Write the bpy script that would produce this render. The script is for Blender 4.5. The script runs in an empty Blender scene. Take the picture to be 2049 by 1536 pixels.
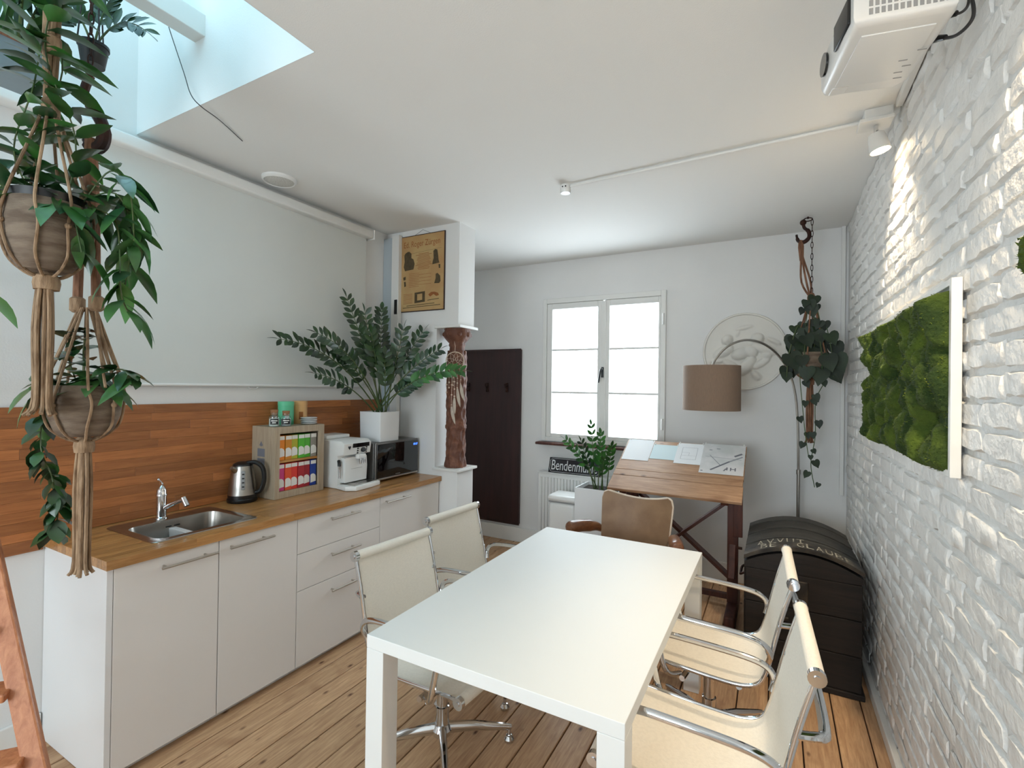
import bpy, bmesh, math, random
from mathutils import Vector, Matrix, Euler
random.seed(7)
PI = math.pi
SC = bpy.context.scene
COL = SC.collection

# ---------------------------------------------------------------- camera
CAM_F, YAW, PITCH, ROLL, CAM_H = 969.497, .4975, .0056, .0141, 1.6204
cd = bpy.data.cameras.new('camera'); cam = bpy.data.objects.new('camera', cd); COL.objects.link(cam)
cd.sensor_fit = 'HORIZONTAL'; cd.sensor_width = 36; cd.lens = CAM_F / 2049 * 36; cd.clip_start = .02
_F = Vector((-math.sin(YAW) * math.cos(PITCH), math.cos(YAW) * math.cos(PITCH), math.sin(PITCH)))
_R = Vector((math.cos(YAW), math.sin(YAW), 0)); _U = _R.cross(_F)
_R2 = _R * math.cos(ROLL) + _U * math.sin(ROLL); _U2 = -_R * math.sin(ROLL) + _U * math.cos(ROLL)
cam.matrix_world = Matrix(((_R2.x, _U2.x, -_F.x, 0), (_R2.y, _U2.y, -_F.y, 0), (_R2.z, _U2.z, -_F.z, CAM_H), (0, 0, 0, 1)))
SC.camera = cam
# ---------------------------------------------------------------- world, exposure, daylight openings
SC.view_settings.view_transform = 'Standard'; SC.view_settings.look = 'None'; SC.view_settings.gamma = 1
SC.view_settings.use_curve_mapping = False
SC.view_settings.exposure = 0.16
W = bpy.data.worlds.new('sky'); SC.world = W; W.use_nodes = True
_bg = W.node_tree.nodes['Background']; _bg.inputs[0].default_value = (.80, .92, 1, 1); _bg.inputs[1].default_value = 10.0
XL, XR, YB, ZC, YR = -2.911, .487, 4.517, 2.895, -2.6
SKY_X, SKY_Y0, SKY_Y1, SKY_Z = -1.565, -1.3, 1.262, 3.8
def portal(name, loc, rot, sx, sy):
    l = bpy.data.lights.new(name, 'AREA'); l.shape = 'RECTANGLE'; l.size = sx; l.size_y = sy; l.cycles.is_portal = True
    o = bpy.data.objects.new(name, l); COL.objects.link(o); o.location = loc; o.rotation_euler = rot
portal('skylight_portal', ((XL + SKY_X) / 2, (SKY_Y0 + SKY_Y1) / 2, SKY_Z + .06), (0, 0, 0), SKY_X - XL, SKY_Y1 - SKY_Y0)
portal('window_portal', (-1.48, YB + .16, 1.8), (-PI / 2, 0, 0), 1.2, 1.4)
portal('rear_fill_portal', (-1.25, YR - .16, 1.65), (PI / 2, 0, 0), 2.1, 1.5)  # portal of the unseen rear opening, added for fill daylight

# ---------------------------------------------------------------- helpers
def lin(c):
    return tuple(((v / 255) / 12.92 if v / 255 <= .04045 else ((v / 255 + .055) / 1.055) ** 2.4) for v in c) + (1,)
def mat(name, col, rough=.5, metal=0, var=0, nscale=6, bump=0, bscale=60, coat=0, rnd=0, col2=None, stretch=(1, 1, 1),
        emit=0, alpha=1, lo=.4, hi=.65, detail=4, trans=0, bdist=.004, sub=0):
    m = bpy.data.materials.new(name); m.use_nodes = True
    nt = m.node_tree; N = nt.nodes; L = nt.links; b = N['Principled BSDF']
    b.inputs['Roughness'].default_value = rough; b.inputs['Metallic'].default_value = metal
    b.inputs['Coat Weight'].default_value = coat
    b.inputs['Transmission Weight'].default_value = trans
    if sub: b.inputs['Subsurface Weight'].default_value = sub; b.inputs['Subsurface Scale'].default_value = .01
    c = lin(col); tc = N.new('ShaderNodeTexCoord'); mp = N.new('ShaderNodeMapping'); mp.inputs['Scale'].default_value = stretch
    oi = N.new('ShaderNodeObjectInfo')
    vm = N.new('ShaderNodeVectorMath'); vm.operation = 'MULTIPLY_ADD'; vm.inputs[1].default_value = (17, 23, 31)
    L.new(oi.outputs['Random'], vm.inputs[0]); L.new(tc.outputs['Object'], vm.inputs[2])
    if rnd: L.new(vm.outputs[0], mp.inputs[0])
    else: L.new(tc.outputs['Object'], mp.inputs[0])
    out = None
    if var or col2:
        n = N.new('ShaderNodeTexNoise'); n.inputs['Scale'].default_value = nscale; n.inputs['Detail'].default_value = detail
        L.new(mp.outputs[0], n.inputs['Vector'])
        r = N.new('ShaderNodeValToRGB'); r.color_ramp.elements[0].position = lo; r.color_ramp.elements[1].position = hi
        c2 = lin(col2) if col2 else tuple(v * (1 - var) for v in c[:3]) + (1,)
        r.color_ramp.elements[0].color = c; r.color_ramp.elements[1].color = c2
        L.new(n.outputs['Fac'], r.inputs[0]); out = r.outputs[0]
    if rnd:
        hs = N.new('ShaderNodeHueSaturation'); mr = N.new('ShaderNodeMapRange')
        mr.inputs['To Min'].default_value = 1 - rnd; mr.inputs['To Max'].default_value = 1 + rnd
        L.new(oi.outputs['Random'], mr.inputs[0]); L.new(mr.outputs[0], hs.inputs['Value'])
        if out: L.new(out, hs.inputs['Color'])
        else: hs.inputs['Color'].default_value = c
        out = hs.outputs[0]
    if out: L.new(out, b.inputs['Base Color'])
    else: b.inputs['Base Color'].default_value = c
    if bump:
        n2 = N.new('ShaderNodeTexNoise'); n2.inputs['Scale'].default_value = bscale; n2.inputs['Detail'].default_value = 5
        L.new(mp.outputs[0], n2.inputs['Vector'])
        bp = N.new('ShaderNodeBump'); bp.inputs['Strength'].default_value = bump; bp.inputs['Distance'].default_value = bdist
        L.new(n2.outputs['Fac'], bp.inputs['Height']); L.new(bp.outputs[0], b.inputs['Normal'])
    if emit:
        b.inputs['Emission Color'].default_value = c; b.inputs['Emission Strength'].default_value = emit
    return m
def wood(name, c1, c2, axis='y', scale=9, rough=.45, rnd=.2, coat=0, knots=None, bump=.15):
    """grain stretched along one axis, each piece with its own tone; optional dark knots"""
    m = bpy.data.materials.new(name); m.use_nodes = True
    nt = m.node_tree; N = nt.nodes; L = nt.links; b = N['Principled BSDF']
    b.inputs['Roughness'].default_value = rough; b.inputs['Coat Weight'].default_value = coat
    tc = N.new('ShaderNodeTexCoord'); oi = N.new('ShaderNodeObjectInfo'); mp = N.new('ShaderNodeMapping')
    vm = N.new('ShaderNodeVectorMath'); vm.operation = 'MULTIPLY_ADD'; vm.inputs[1].default_value = (13, 7, 19)
    L.new(oi.outputs['Random'], vm.inputs[0]); L.new(tc.outputs['Object'], vm.inputs[2]); L.new(vm.outputs[0], mp.inputs[0])
    s = [6, 6, 6]; s['xyz'.index(axis)] = .45; mp.inputs['Scale'].default_value = s
    n = N.new('ShaderNodeTexNoise'); n.inputs['Scale'].default_value = scale; n.inputs['Detail'].default_value = 8; n.inputs['Distortion'].default_value = .6
    n.inputs['Roughness'].default_value = .65
    L.new(mp.outputs[0], n.inputs['Vector'])
    r = N.new('ShaderNodeValToRGB'); r.color_ramp.elements[0].position = .33; r.color_ramp.elements[1].position = .68
    r.color_ramp.elements[0].color = lin(c1); r.color_ramp.elements[1].color = lin(c2); L.new(n.outputs['Fac'], r.inputs[0])
    out = r.outputs[0]
    if knots:
        v = N.new('ShaderNodeTexVoronoi'); v.inputs['Scale'].default_value = knots; mp2 = N.new('ShaderNodeMapping')
        s2 = [1.6, 1.6, .01]; s2['xyz'.index(axis)] = .8; mp2.inputs['Scale'].default_value = s2
        L.new(vm.outputs[0], mp2.inputs[0]); L.new(mp2.outputs[0], v.inputs['Vector'])
        n3 = N.new('ShaderNodeTexNoise'); n3.inputs['Scale'].default_value = 3.2; L.new(vm.outputs[0], n3.inputs['Vector'])
        k = N.new('ShaderNodeValToRGB'); k.color_ramp.elements[0].position = .04; k.color_ramp.elements[1].position = .14
        k.color_ramp.elements[0].color = (.16, .07, .025, 1); k.color_ramp.elements[1].color = (1, 1, 1, 1)
        L.new(v.outputs['Distance'], k.inputs[0])
        k2 = N.new('ShaderNodeValToRGB'); k2.color_ramp.elements[0].position = .62; k2.color_ramp.elements[1].position = .78
        k2.color_ramp.elements[0].color = (1, 1, 1, 1); k2.color_ramp.elements[1].color = (.5, .36, .26, 1); L.new(n3.outputs['Fac'], k2.inputs[0])
        mx = N.new('ShaderNodeMix'); mx.data_type = 'RGBA'; mx.blend_type = 'MULTIPLY'; mx.inputs[0].default_value = 1
        L.new(out, mx.inputs[6]); L.new(k.outputs[0], mx.inputs[7])
        mx2 = N.new('ShaderNodeMix'); mx2.data_type = 'RGBA'; mx2.blend_type = 'MULTIPLY'; mx2.inputs[0].default_value = 1
        L.new(mx.outputs[2], mx2.inputs[6]); L.new(k2.outputs[0], mx2.inputs[7]); out = mx2.outputs[2]
    hs = N.new('ShaderNodeHueSaturation'); mr = N.new('ShaderNodeMapRange')
    mr.inputs['To Min'].default_value = 1 - rnd; mr.inputs['To Max'].default_value = 1 + rnd
    L.new(oi.outputs['Random'], mr.inputs[0]); L.new(mr.outputs[0], hs.inputs['Value']); L.new(out, hs.inputs['Color'])
    L.new(hs.outputs[0], b.inputs['Base Color'])
    bp = N.new('ShaderNodeBump'); bp.inputs['Strength'].default_value = bump; bp.inputs['Distance'].default_value = .003
    L.new(n.outputs['Fac'], bp.inputs['Height']); L.new(bp.outputs[0], b.inputs['Normal'])
    return m
def glass(name, tint=(1, 1, 1, 1), amt=.06):
    m = bpy.data.materials.new(name); m.use_nodes = True; nt = m.node_tree; N = nt.nodes; L = nt.links
    N.remove(N['Principled BSDF']); o = N['Material Output']
    t = N.new('ShaderNodeBsdfTransparent'); t.inputs[0].default_value = tint
    g = N.new('ShaderNodeBsdfGlossy'); g.inputs['Roughness'].default_value = .02
    x = N.new('ShaderNodeMixShader'); x.inputs[0].default_value = amt
    L.new(t.outputs[0], x.inputs[1]); L.new(g.outputs[0], x.inputs[2]); L.new(x.outputs[0], o.inputs[0])
    return m

class MB:
    def __init__(s): s.v = []; s.f = []
    def add(s, v, f):
        k = len(s.v); s.v += [Vector(p) for p in v]; s.f += [tuple(i + k for i in q) for q in f]; return s
    def box(s, x0, x1, y0, y1, z0, z1):
        x0, x1 = min(x0, x1), max(x0, x1); y0, y1 = min(y0, y1), max(y0, y1); z0, z1 = min(z0, z1), max(z0, z1)
        return s.add([(x0, y0, z0), (x1, y0, z0), (x1, y1, z0), (x0, y1, z0), (x0, y0, z1), (x1, y0, z1), (x1, y1, z1), (x0, y1, z1)],
                     [(0, 3, 2, 1), (4, 5, 6, 7), (0, 1, 5, 4), (1, 2, 6, 5), (2, 3, 7, 6), (3, 0, 4, 7)])
    def rbox(s, x0, x1, y0, y1, z0, z1, r=.01, seg=3):
        bm = bmesh.new(); bmesh.ops.create_cube(bm, size=1)
        for v in bm.verts:
            v.co = Vector((x0 + (v.co.x + .5) * (x1 - x0), y0 + (v.co.y + .5) * (y1 - y0), z0 + (v.co.z + .5) * (z1 - z0)))
        bmesh.ops.bevel(bm, geom=list(bm.edges), offset=r, segments=seg, profile=.5, affect='EDGES')
        bm.verts.index_update(); s.add([v.co.copy() for v in bm.verts], [[v.index for v in f.verts] for f in bm.faces]); bm.free(); return s
    def prism(s, poly, a0, a1, axis='y', r=0, seg=2):
        """extrude a 2D polygon along an axis: 'y' -> poly in (x,z), 'x' -> (y,z), 'z' -> (x,y)"""
        def P(p, a): return {'y': (p[0], a, p[1]), 'x': (a, p[0], p[1]), 'z': (p[0], p[1], a)}[axis]
        n = len(poly)
        bm = bmesh.new(); va = [bm.verts.new(P(p, a0)) for p in poly]; vb = [bm.verts.new(P(p, a1)) for p in poly]
        fa = bm.faces.new(va); fb = bm.faces.new(vb[::-1])
        for i in range(n): bm.faces.new((va[i], vb[i], vb[(i + 1) % n], va[(i + 1) % n]))
        bmesh.ops.recalc_face_normals(bm, faces=bm.faces)
        if r: bmesh.ops.bevel(bm, geom=list(set(fa.edges) | set(fb.edges)), offset=r, segments=seg, profile=.5, affect='EDGES')
        bm.verts.index_update(); s.add([v.co.copy() for v in bm.verts], [[v.index for v in f.verts] for f in bm.faces]); bm.free(); return s
    def tube(s, pts, r, n=8, closed=False, flat=None):
        pts = [Vector(p) for p in pts]; m = len(pts); k0 = len(s.v); up = None
        for i, p in enumerate(pts):
            if closed: t = pts[(i + 1) % m] - pts[i - 1]
            else: t = pts[min(i + 1, m - 1)] - pts[max(i - 1, 0)]
            t = t.normalized() if t.length > 1e-9 else Vector((0, 0, 1))
            if up is None: up = Vector((0, 0, 1)) if abs(t.z) < .9 else Vector((1, 0, 0))
            a = t.cross(up)
            if a.length < 1e-6: a = t.orthogonal()
            a.normalize(); b = a.cross(t).normalized(); up = b
            rr = r[i] if isinstance(r, (list, tuple)) else r
            for j in range(n):
                w = 2 * PI * j / n
                s.v.append(p + a * math.cos(w) * rr * (flat or 1) + b * math.sin(w) * rr)
        R = m if closed else m - 1
        for i in range(R):
            for j in range(n):
                A = k0 + i * n + j; B = k0 + i * n + (j + 1) % n; C_ = k0 + ((i + 1) % m) * n + (j + 1) % n; D = k0 + ((i + 1) % m) * n + j
                s.f.append((A, B, C_, D))
        if not closed:
            s.f.append(tuple(k0 + j for j in range(n))[::-1]); s.f.append(tuple(k0 + (m - 1) * n + j for j in range(n)))
        return s
    def lathe(s, prof, c=(0, 0, 0), n=24, sx=1, sy=1, cap=True, fn=None):
        k0 = len(s.v); c = Vector(c)
        for i, (r, z) in enumerate(prof):
            for j in range(n):
                w = 2 * PI * j / n; q = r + (fn(w, z) if fn else 0)
                s.v.append(c + Vector((q * math.cos(w) * sx, q * math.sin(w) * sy, z)))
        for i in range(len(prof) - 1):
            for j in range(n):
                s.f.append((k0 + i * n + j, k0 + i * n + (j + 1) % n, k0 + (i + 1) * n + (j + 1) % n, k0 + (i + 1) * n + j))
        if cap:
            s.f.append(tuple(k0 + j for j in range(n))[::-1]); s.f.append(tuple(k0 + (len(prof) - 1) * n + j for j in range(n)))
        return s
    def cyl(s, a, b, r, n=16, r2=None):
        return s.tube([a, b], [r, r if r2 is None else r2], n)
    def ball(s, c, r, n=10, m=7, sc=(1, 1, 1)):
        c = Vector(c); k0 = len(s.v)
        for i in range(1, m):
            p = PI * i / m
            for j in range(n):
                w = 2 * PI * j / n
                s.v.append(c + Vector((math.sin(p) * math.cos(w) * r * sc[0], math.sin(p) * math.sin(w) * r * sc[1], -math.cos(p) * r * sc[2])))
        lo = len(s.v); s.v.append(c - Vector((0, 0, r * sc[2]))); s.v.append(c + Vector((0, 0, r * sc[2])))
        for i in range(m - 2):
            for j in range(n): s.f.append((k0 + i * n + j, k0 + i * n + (j + 1) % n, k0 + (i + 1) * n + (j + 1) % n, k0 + (i + 1) * n + j))
        for j in range(n):
            s.f.append((lo, k0 + (j + 1) % n, k0 + j)); s.f.append((lo + 1, k0 + (m - 2) * n + j, k0 + (m - 2) * n + (j + 1) % n))
        return s
    def grid(s, fn, nu, nv, flip=False):
        k = len(s.v)
        for i in range(nu + 1):
            for j in range(nv + 1): s.v.append(Vector(fn(i / nu, j / nv)))
        for i in range(nu):
            for j in range(nv):
                q = (k + i * (nv + 1) + j, k + (i + 1) * (nv + 1) + j, k + (i + 1) * (nv + 1) + j + 1, k + i * (nv + 1) + j + 1)
                s.f.append(q[::-1] if flip else q)
        return s
    def cbox(s, x0, x1, y0, y1, z0, z1, c=.0012):
        """box with every edge chamfered (44 triangles)"""
        return s.rbox(x0, x1, y0, y1, z0, z1, c, 1)
    def xf(s, M, k=0):
        for i in range(k, len(s.v)): s.v[i] = M @ s.v[i]
        return s
    def mesh(s, name, off=None, smooth=False, ang=35):
        me = bpy.data.meshes.new(name)
        me.from_pydata([tuple(v - off) if off is not None else tuple(v) for v in s.v], [], s.f)
        if smooth:
            me.polygons.foreach_set('use_smooth', [True] * len(me.polygons)); me.set_sharp_from_angle(angle=math.radians(ang))
        me.update(); return me
OFF = {}
def link(name, data, parent=None, m=None):
    o = bpy.data.objects.new(name, data); COL.objects.link(o)
    if parent is not None: o.parent = parent; OFF[o.name] = OFF.get(parent.name)
    if m is not None and data is not None: data.materials.clear(); data.materials.append(m)
    return o
def obj(name, mb, m, parent=None, smooth=False, bevel=0, ang=35, kind=None, seg=2):
    """one mesh object; vertices in world coordinates unless the parent is a rotated thing (then local)"""
    off = OFF.get(parent.name) if parent is not None else None
    if parent is None:
        lo = Vector([min(v[i] for v in mb.v) for i in range(3)]); hi = Vector([max(v[i] for v in mb.v) for i in range(3)])
        off = Vector(((lo.x + hi.x) / 2, (lo.y + hi.y) / 2, lo.z))
    o = link(name, mb.mesh(name, off, smooth, ang), parent, m)
    if parent is None: o.location = off; OFF[o.name] = off
    if bevel:
        b = o.modifiers.new('bevel', 'BEVEL'); b.width = bevel; b.segments = seg; b.limit_method = 'ANGLE'
    if kind: o['kind'] = kind
    return o
def tag(o, label, cat, group=None):
    o['label'] = label; o['category'] = cat
    if group: o['group'] = group
    return o
def thing(name, label, cat, loc=(0, 0, 0), rotz=0, group=None, local=False):
    o = bpy.data.objects.new(name, None); COL.objects.link(o); o.empty_display_size = .05
    o.location = loc; o.rotation_euler = (0, 0, rotz)
    OFF[o.name] = None if (local or rotz) else Vector(loc)
    return tag(o, label, cat, group)
def struct(name, mb, m, label=None, cat=None, **k):
    o = obj(name, mb, m, **k); o['kind'] = 'structure'
    if label: o['label'] = label
    o['category'] = cat or name.split('_')[0]
    return o
def copy_tree(o, parent=None):
    c = o.copy(); COL.objects.link(c)
    if parent is not None: c.parent = parent
    for ch in list(o.children): copy_tree(ch, c)
    return c
def text_mesh(txt, size, depth=.0006, ax='LEFT', sx=1):
    cu = bpy.data.curves.new('text', 'FONT'); cu.body = txt; cu.size = size; cu.extrude = depth; cu.align_x = ax; cu.resolution_u = 3
    t = bpy.data.objects.new('text', cu); me = bpy.data.meshes.new_from_object(t); bpy.data.objects.remove(t); bpy.data.curves.remove(cu)
    mb = MB(); mb.add([(v.co.x * sx, v.co.y, v.co.z) for v in me.vertices], [tuple(p.vertices) for p in me.polygons]); bpy.data.meshes.remove(me); return mb
def bez(p0, p1, p2, n, p3=None):
    p0, p1, p2 = Vector(p0), Vector(p1), Vector(p2); out = []
    for i in range(n + 1):
        t = i / n; u = 1 - t
        out.append(p0 * u * u + p1 * 2 * u * t + p2 * t * t if p3 is None else p0 * u ** 3 + p1 * 3 * u * u * t + p2 * 3 * u * t * t + Vector(p3) * t ** 3)
    return out
def rot_to(d, up=(0, 0, 1)):
    """matrix with local +x along d and local z near up"""
    x = Vector(d).normalized(); z = Vector(up); z = z - x * z.dot(x)
    if z.length < 1e-4: z = x.orthogonal()
    z.normalize(); y = z.cross(x); return Matrix((x, y, z)).transposed().to_4x4()
def smooth_path(pts, n=6):
    """Catmull-Rom through points"""
    P = [Vector(p) for p in pts]; out = []
    for i in range(len(P) - 1):
        a, b, c, d = P[max(i - 1, 0)], P[i], P[i + 1], P[min(i + 2, len(P) - 1)]
        for k in range(n):
            t = k / n
            out.append(.5 * ((2 * b) + (c - a) * t + (2 * a - 5 * b + 4 * c - d) * t * t + (3 * b - a - 3 * c + d) * t ** 3))
    out.append(P[-1]); return out

# ---------------------------------------------------------------- materials
M = {}
M['wall'] = mat('white_wall_paint', (228, 227, 225), .85, var=.03, nscale=2, bump=.25, bscale=140, bdist=.002)
M['ceiling'] = mat('white_ceiling_paint', (234, 233, 230), .9, bump=.35, bscale=170, bdist=.002)
M['brick'] = mat('white_painted_brick', (232, 230, 226), .5, var=.06, nscale=9, bump=1, bscale=26, rnd=.03, bdist=.01)
M['mortar'] = mat('white_painted_mortar_shaded', (220, 219, 216), .6, var=.05, nscale=12, bump=.8, bscale=45, bdist=.008)  # a little greyer than the bricks: joint shadow put into the colour
M['trim'] = mat('white_gloss_paint', (228, 227, 223), .4, var=.03, nscale=5)
M['plank'] = wood('worn_pine_boards', (172, 132, 98), (210, 172, 132), 'y', 14, .5, .1, knots=7, bump=.2)
M['subfloor'] = mat('dark_floor_gap', (38, 26, 18), .9, var=.2)
M['oak'] = wood('oiled_oak_staves', (160, 110, 60), (196, 146, 90), 'y', 12, .32, .2, coat=.25)
M['splash'] = wood('oiled_beech_splashback', (150, 90, 48), (180, 114, 64), 'y', 12, .45, .3, coat=.05)
M['cab'] = mat('cream_white_cabinet', (232, 228, 224), .38, var=.015, nscale=3)
M['cabwhite'] = mat('white_cabinet_side', (232, 232, 232), .35, var=.015, nscale=3)
M['steel'] = mat('brushed_steel', (176, 172, 166), .28, 1, var=.1, nscale=30, stretch=(1, .05, 1))
M['chrome'] = mat('polished_chrome', (215, 217, 220), .07, 1, var=.03, nscale=3)
M['table'] = mat('white_lacquer_table', (236, 236, 233), .55, var=.01, nscale=2)
M['mesh'] = mat('cream_mesh_fabric', (240, 233, 220), .75, var=.05, nscale=90, stretch=(1, 1, 3), bump=.5, bscale=260, bdist=.002)
M['black'] = mat('black_plastic', (18, 18, 20), .35, var=.15, nscale=9)
M['blackgloss'] = mat('black_glass', (8, 8, 10), .06, var=.1, nscale=3, coat=.5)
M['whiteplastic'] = mat('white_plastic', (232, 231, 228), .32, var=.015, nscale=4)
M['greyplastic'] = mat('grey_plastic', (150, 150, 150), .4, var=.05)
M['ceramic'] = mat('white_ceramic', (236, 237, 238), .25, var=.015, nscale=4)
M['leaf'] = mat('dark_green_leaf', (24, 48, 26), .36, col2=(40, 74, 34), nscale=7, rnd=.3, coat=.15)
M['leaf2'] = mat('mid_green_leaf', (40, 82, 36), .38, col2=(62, 120, 48), nscale=7, rnd=.3, coat=.1)
M['leafblue'] = mat('waxy_green_leaf', (38, 76, 46), .3, col2=(70, 112, 56), nscale=6, rnd=.35, coat=.3)
M['leafbacklit'] = mat('backlit_green_heart_leaf', (22, 36, 22), .6, col2=(32, 50, 28), nscale=6, rnd=.25)  # green darkened so the backlit look sits in the leaf colour
M['stem'] = mat('green_stem', (58, 84, 42), .5, col2=(84, 92, 50), nscale=9, rnd=.15)
M['jute'] = mat('jute_cord', (158, 130, 102), .9, col2=(118, 92, 68), nscale=60, stretch=(1, 1, .25), bump=.8, bscale=160, rnd=.1)
M['jutered'] = mat('brown_jute_cord', (140, 100, 76), .9, col2=(106, 72, 52), nscale=60, stretch=(1, 1, .25), bump=.8, bscale=160, rnd=.1)
M['stonepot'] = mat('grey_fibre_pot', (124, 108, 92), .85, col2=(92, 76, 62), nscale=11, stretch=(1, 1, 4), bump=.7, bscale=60, detail=8)
M['soil'] = mat('dark_soil', (40, 30, 24), .95, var=.4, nscale=60, bump=.8, bscale=80)
M['iron'] = mat('rusty_iron', (46, 34, 32), .55, .7, col2=(74, 46, 36), nscale=14, bump=.3)
M['bluegrey'] = mat('grey_zinc_tub', (140, 156, 164), .45, .2, var=.12, nscale=5)
M['darkbrown'] = mat('dark_brown_stain', (44, 22, 20), .42, col2=(54, 28, 26), nscale=5, stretch=(4, 1, .4))
M['darkwood'] = wood('mahogany_stained_wood', (62, 28, 20), (92, 46, 32), 'z', 6, .5, .1)
M['drafttop'] = wood('worn_drafting_boards', (152, 112, 82), (190, 152, 118), 'x', 12, .42, .08, knots=6, bump=.2)
M['carved'] = mat('carved_brown_wood', (98, 58, 42), .6, col2=(134, 88, 66), nscale=16, bump=.9, bscale=28, detail=8, bdist=.012, lo=.45, hi=.75)
M['leather'] = mat('tan_leather', (150, 118, 88), .5, col2=(134, 102, 74), nscale=8, bump=.25, bscale=220)
M['piping'] = mat('pale_piping', (226, 208, 188), .6, var=.1)
M['armwood'] = wood('varnished_walnut', (104, 62, 38), (150, 98, 64), 'y', 6, .3, .05, coat=.4)
M['ladder'] = wood('orange_pine_ladder', (168, 100, 62), (200, 134, 92), 'z', 10, .45, .08, coat=.1)
M['chestwood'] = wood('black_worn_chest_wood', (16, 11, 9), (34, 25, 20), 'x', 6, .75, .2, bump=.5)
M['chestlid'] = wood('grey_black_lid_boards', (30, 28, 26), (60, 58, 53), 'x', 5, .7, .25, bump=.6)
M['chestband'] = mat('dark_iron_band', (40, 36, 32), .5, .4, col2=(76, 66, 54), nscale=12, bump=.4)
M['chalk'] = mat('faded_chalk_paint', (168, 164, 150), .9, var=.5, nscale=40, lo=.45, hi=.55)
M['paper'] = mat('white_paper', (238, 240, 242), .7, var=.015, nscale=4)
M['paperblue'] = mat('pale_blue_paper', (214, 232, 236), .7, var=.02, nscale=4)
M['papermap'] = mat('printed_map_paper', (222, 220, 220), .7, col2=(204, 206, 204), nscale=9)
M['ink'] = mat('grey_ink', (156, 158, 164), .8, var=.1)
M['inkdark'] = mat('dark_ink', (118, 118, 126), .8, var=.1)
M['shade'] = mat('taupe_linen_shade', (138, 115, 97), .85, var=.08, nscale=160, stretch=(1, 1, .2), bump=.3, bscale=200)
M['plaster'] = mat('white_plaster', (226, 222, 214), .8, var=.03, nscale=7)
M['moss'] = mat('preserved_moss', (36, 56, 12), .95, col2=(80, 98, 24), nscale=9, bump=1, bscale=70, detail=8, bdist=.01)
M['mossblade'] = mat('moss_tuft', (48, 68, 16), .95, col2=(104, 118, 34), nscale=11)
M['signblack'] = mat('black_enamel', (24, 22, 28), .25, var=.1, nscale=8)
M['signwhite'] = mat('white_enamel', (216, 216, 216), .3, var=.04)
M['poster'] = mat('aged_poster_paper', (188, 158, 108), .75, col2=(172, 130, 84), nscale=3.2)
M['posterdark'] = mat('poster_dark_ink', (84, 70, 46), .8, var=.25, nscale=40)
M['posterorange'] = mat('poster_rust_ink', (152, 92, 46), .8, var=.15, nscale=40)
M['bead'] = mat('cream_bead', (206, 184, 164), .5, var=.1)
M['feather'] = mat('pale_feather', (202, 188, 172), .8, var=.2, nscale=30)
M['mint'] = mat('mint_green_tin', (92, 190, 144), .4, var=.06)
M['apricot'] = mat('apricot_tin', (222, 172, 112), .4, var=.06)
M['cork'] = mat('cork', (160, 112, 76), .9, var=.2, nscale=40)
M['glass'] = glass('window_glass', amt=.04)
M['skyglass'] = glass('tinted_skylight_glass', (.42, .53, .56, 1), .04)
M['doorblue'] = mat('pale_blue_grey', (176, 186, 192), .5, var=.03)  # even pale blue-grey for the face of the door leaf
M['jarglass'] = glass('jar_glass', (.82, .9, .9, 1), .12)
M['teabox'] = wood('pale_birch_box', (160, 142, 120), (182, 164, 140), 'z', 12, .6, .04)
M['white'] = mat('plain_white_print', (232, 230, 224), .7, var=.02)
M['led'] = mat('blue_display_digits', (60, 110, 255), .5, emit=4, var=0)
M['bulb'] = mat('warm_lamp_glass', (255, 226, 180), .3, emit=40)
M['cable'] = mat('dark_cable', (48, 46, 46), .5, var=.1)
M['handle'] = mat('satin_nickel', (196, 190, 182), .42, 1, var=.05, nscale=20)
# ================================================================ THE SETTING
WT = .2
sub = MB().box(-3.9, XR + WT, YR - WT, YB + WT, -.08, -.024)
floor = struct('floor', sub, M['subfloor'], 'worn pine plank floor of the room', 'floor')
x = -3.36; k = 0
while x < XR - .01:
    w = .14 + random.uniform(-.006, .006); x1 = min(x + w, XR)
    y = YR
    cuts = sorted([random.uniform(-1.5, .4)]) + [YB]
    if k % 4 == 2: cuts = [random.uniform(-1, .2), random.uniform(3.1, 3.9), YB]
    for c in cuts:
        dz = random.uniform(-.002, .0)
        obj('plank', MB().cbox(x + .003, x1 - .003, y + .001, c - .001, -.026, dz, .003), M['plank'], floor)
        y = c
    x = x1; k += 1
# left wall with a recess behind the partition
struct('wall_left', MB().box(XL - WT, XL, YR - WT, 3.1, 0, SKY_Z + .1), M['wall'], 'white painted wall behind the kitchen counter', 'wall')
struct('wall_recess', MB().box(-3.7, -3.5, 3.1, YB + WT, 0, ZC), M['wall'], 'white side wall of the recess behind the partition', 'wall')
# partition with a niche for the carved column
pw = MB(); PY0, PY1 = 3.1, 3.32
pw.box(-3.7, -2.372, PY0, PY1, 0, ZC); pw.box(-2.372, -2.165, PY0, PY1, 2.095, ZC); pw.box(-2.372, -2.155, PY0, PY1, 0, .955)
struct('wall_partition', pw, M['wall'], 'white partition wall with an open niche beside the counter end', 'wall')
tl = MB().box(-2.385, -2.135, PY0 - .02, PY1 + .02, 2.075, 2.097); struct('trim_1', tl, M['trim'], 'thin white ledge above the carved column', 'ledge', bevel=.003)
tl = MB().box(-2.385, -2.125, PY0 - .02, PY1 + .02, .955, .975); struct('trim_2', tl, M['trim'], 'thin white ledge under the carved column', 'ledge', bevel=.003)
# back wall with the window opening
WX0, WX1, WZ0, WZ1 = -2.09, -.87, 1.08, 2.515
bw = MB(); bw.box(-3.7, WX0, YB, YB + WT, 0, ZC); bw.box(WX1, XR + WT, YB, YB + WT, 0, ZC); bw.box(WX0, WX1, YB, YB + WT, 0, WZ0); bw.box(WX0, WX1, YB, YB + WT, WZ1, ZC)
struct('wall_back', bw, M['wall'], 'white back wall around the casement window', 'wall')
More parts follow.
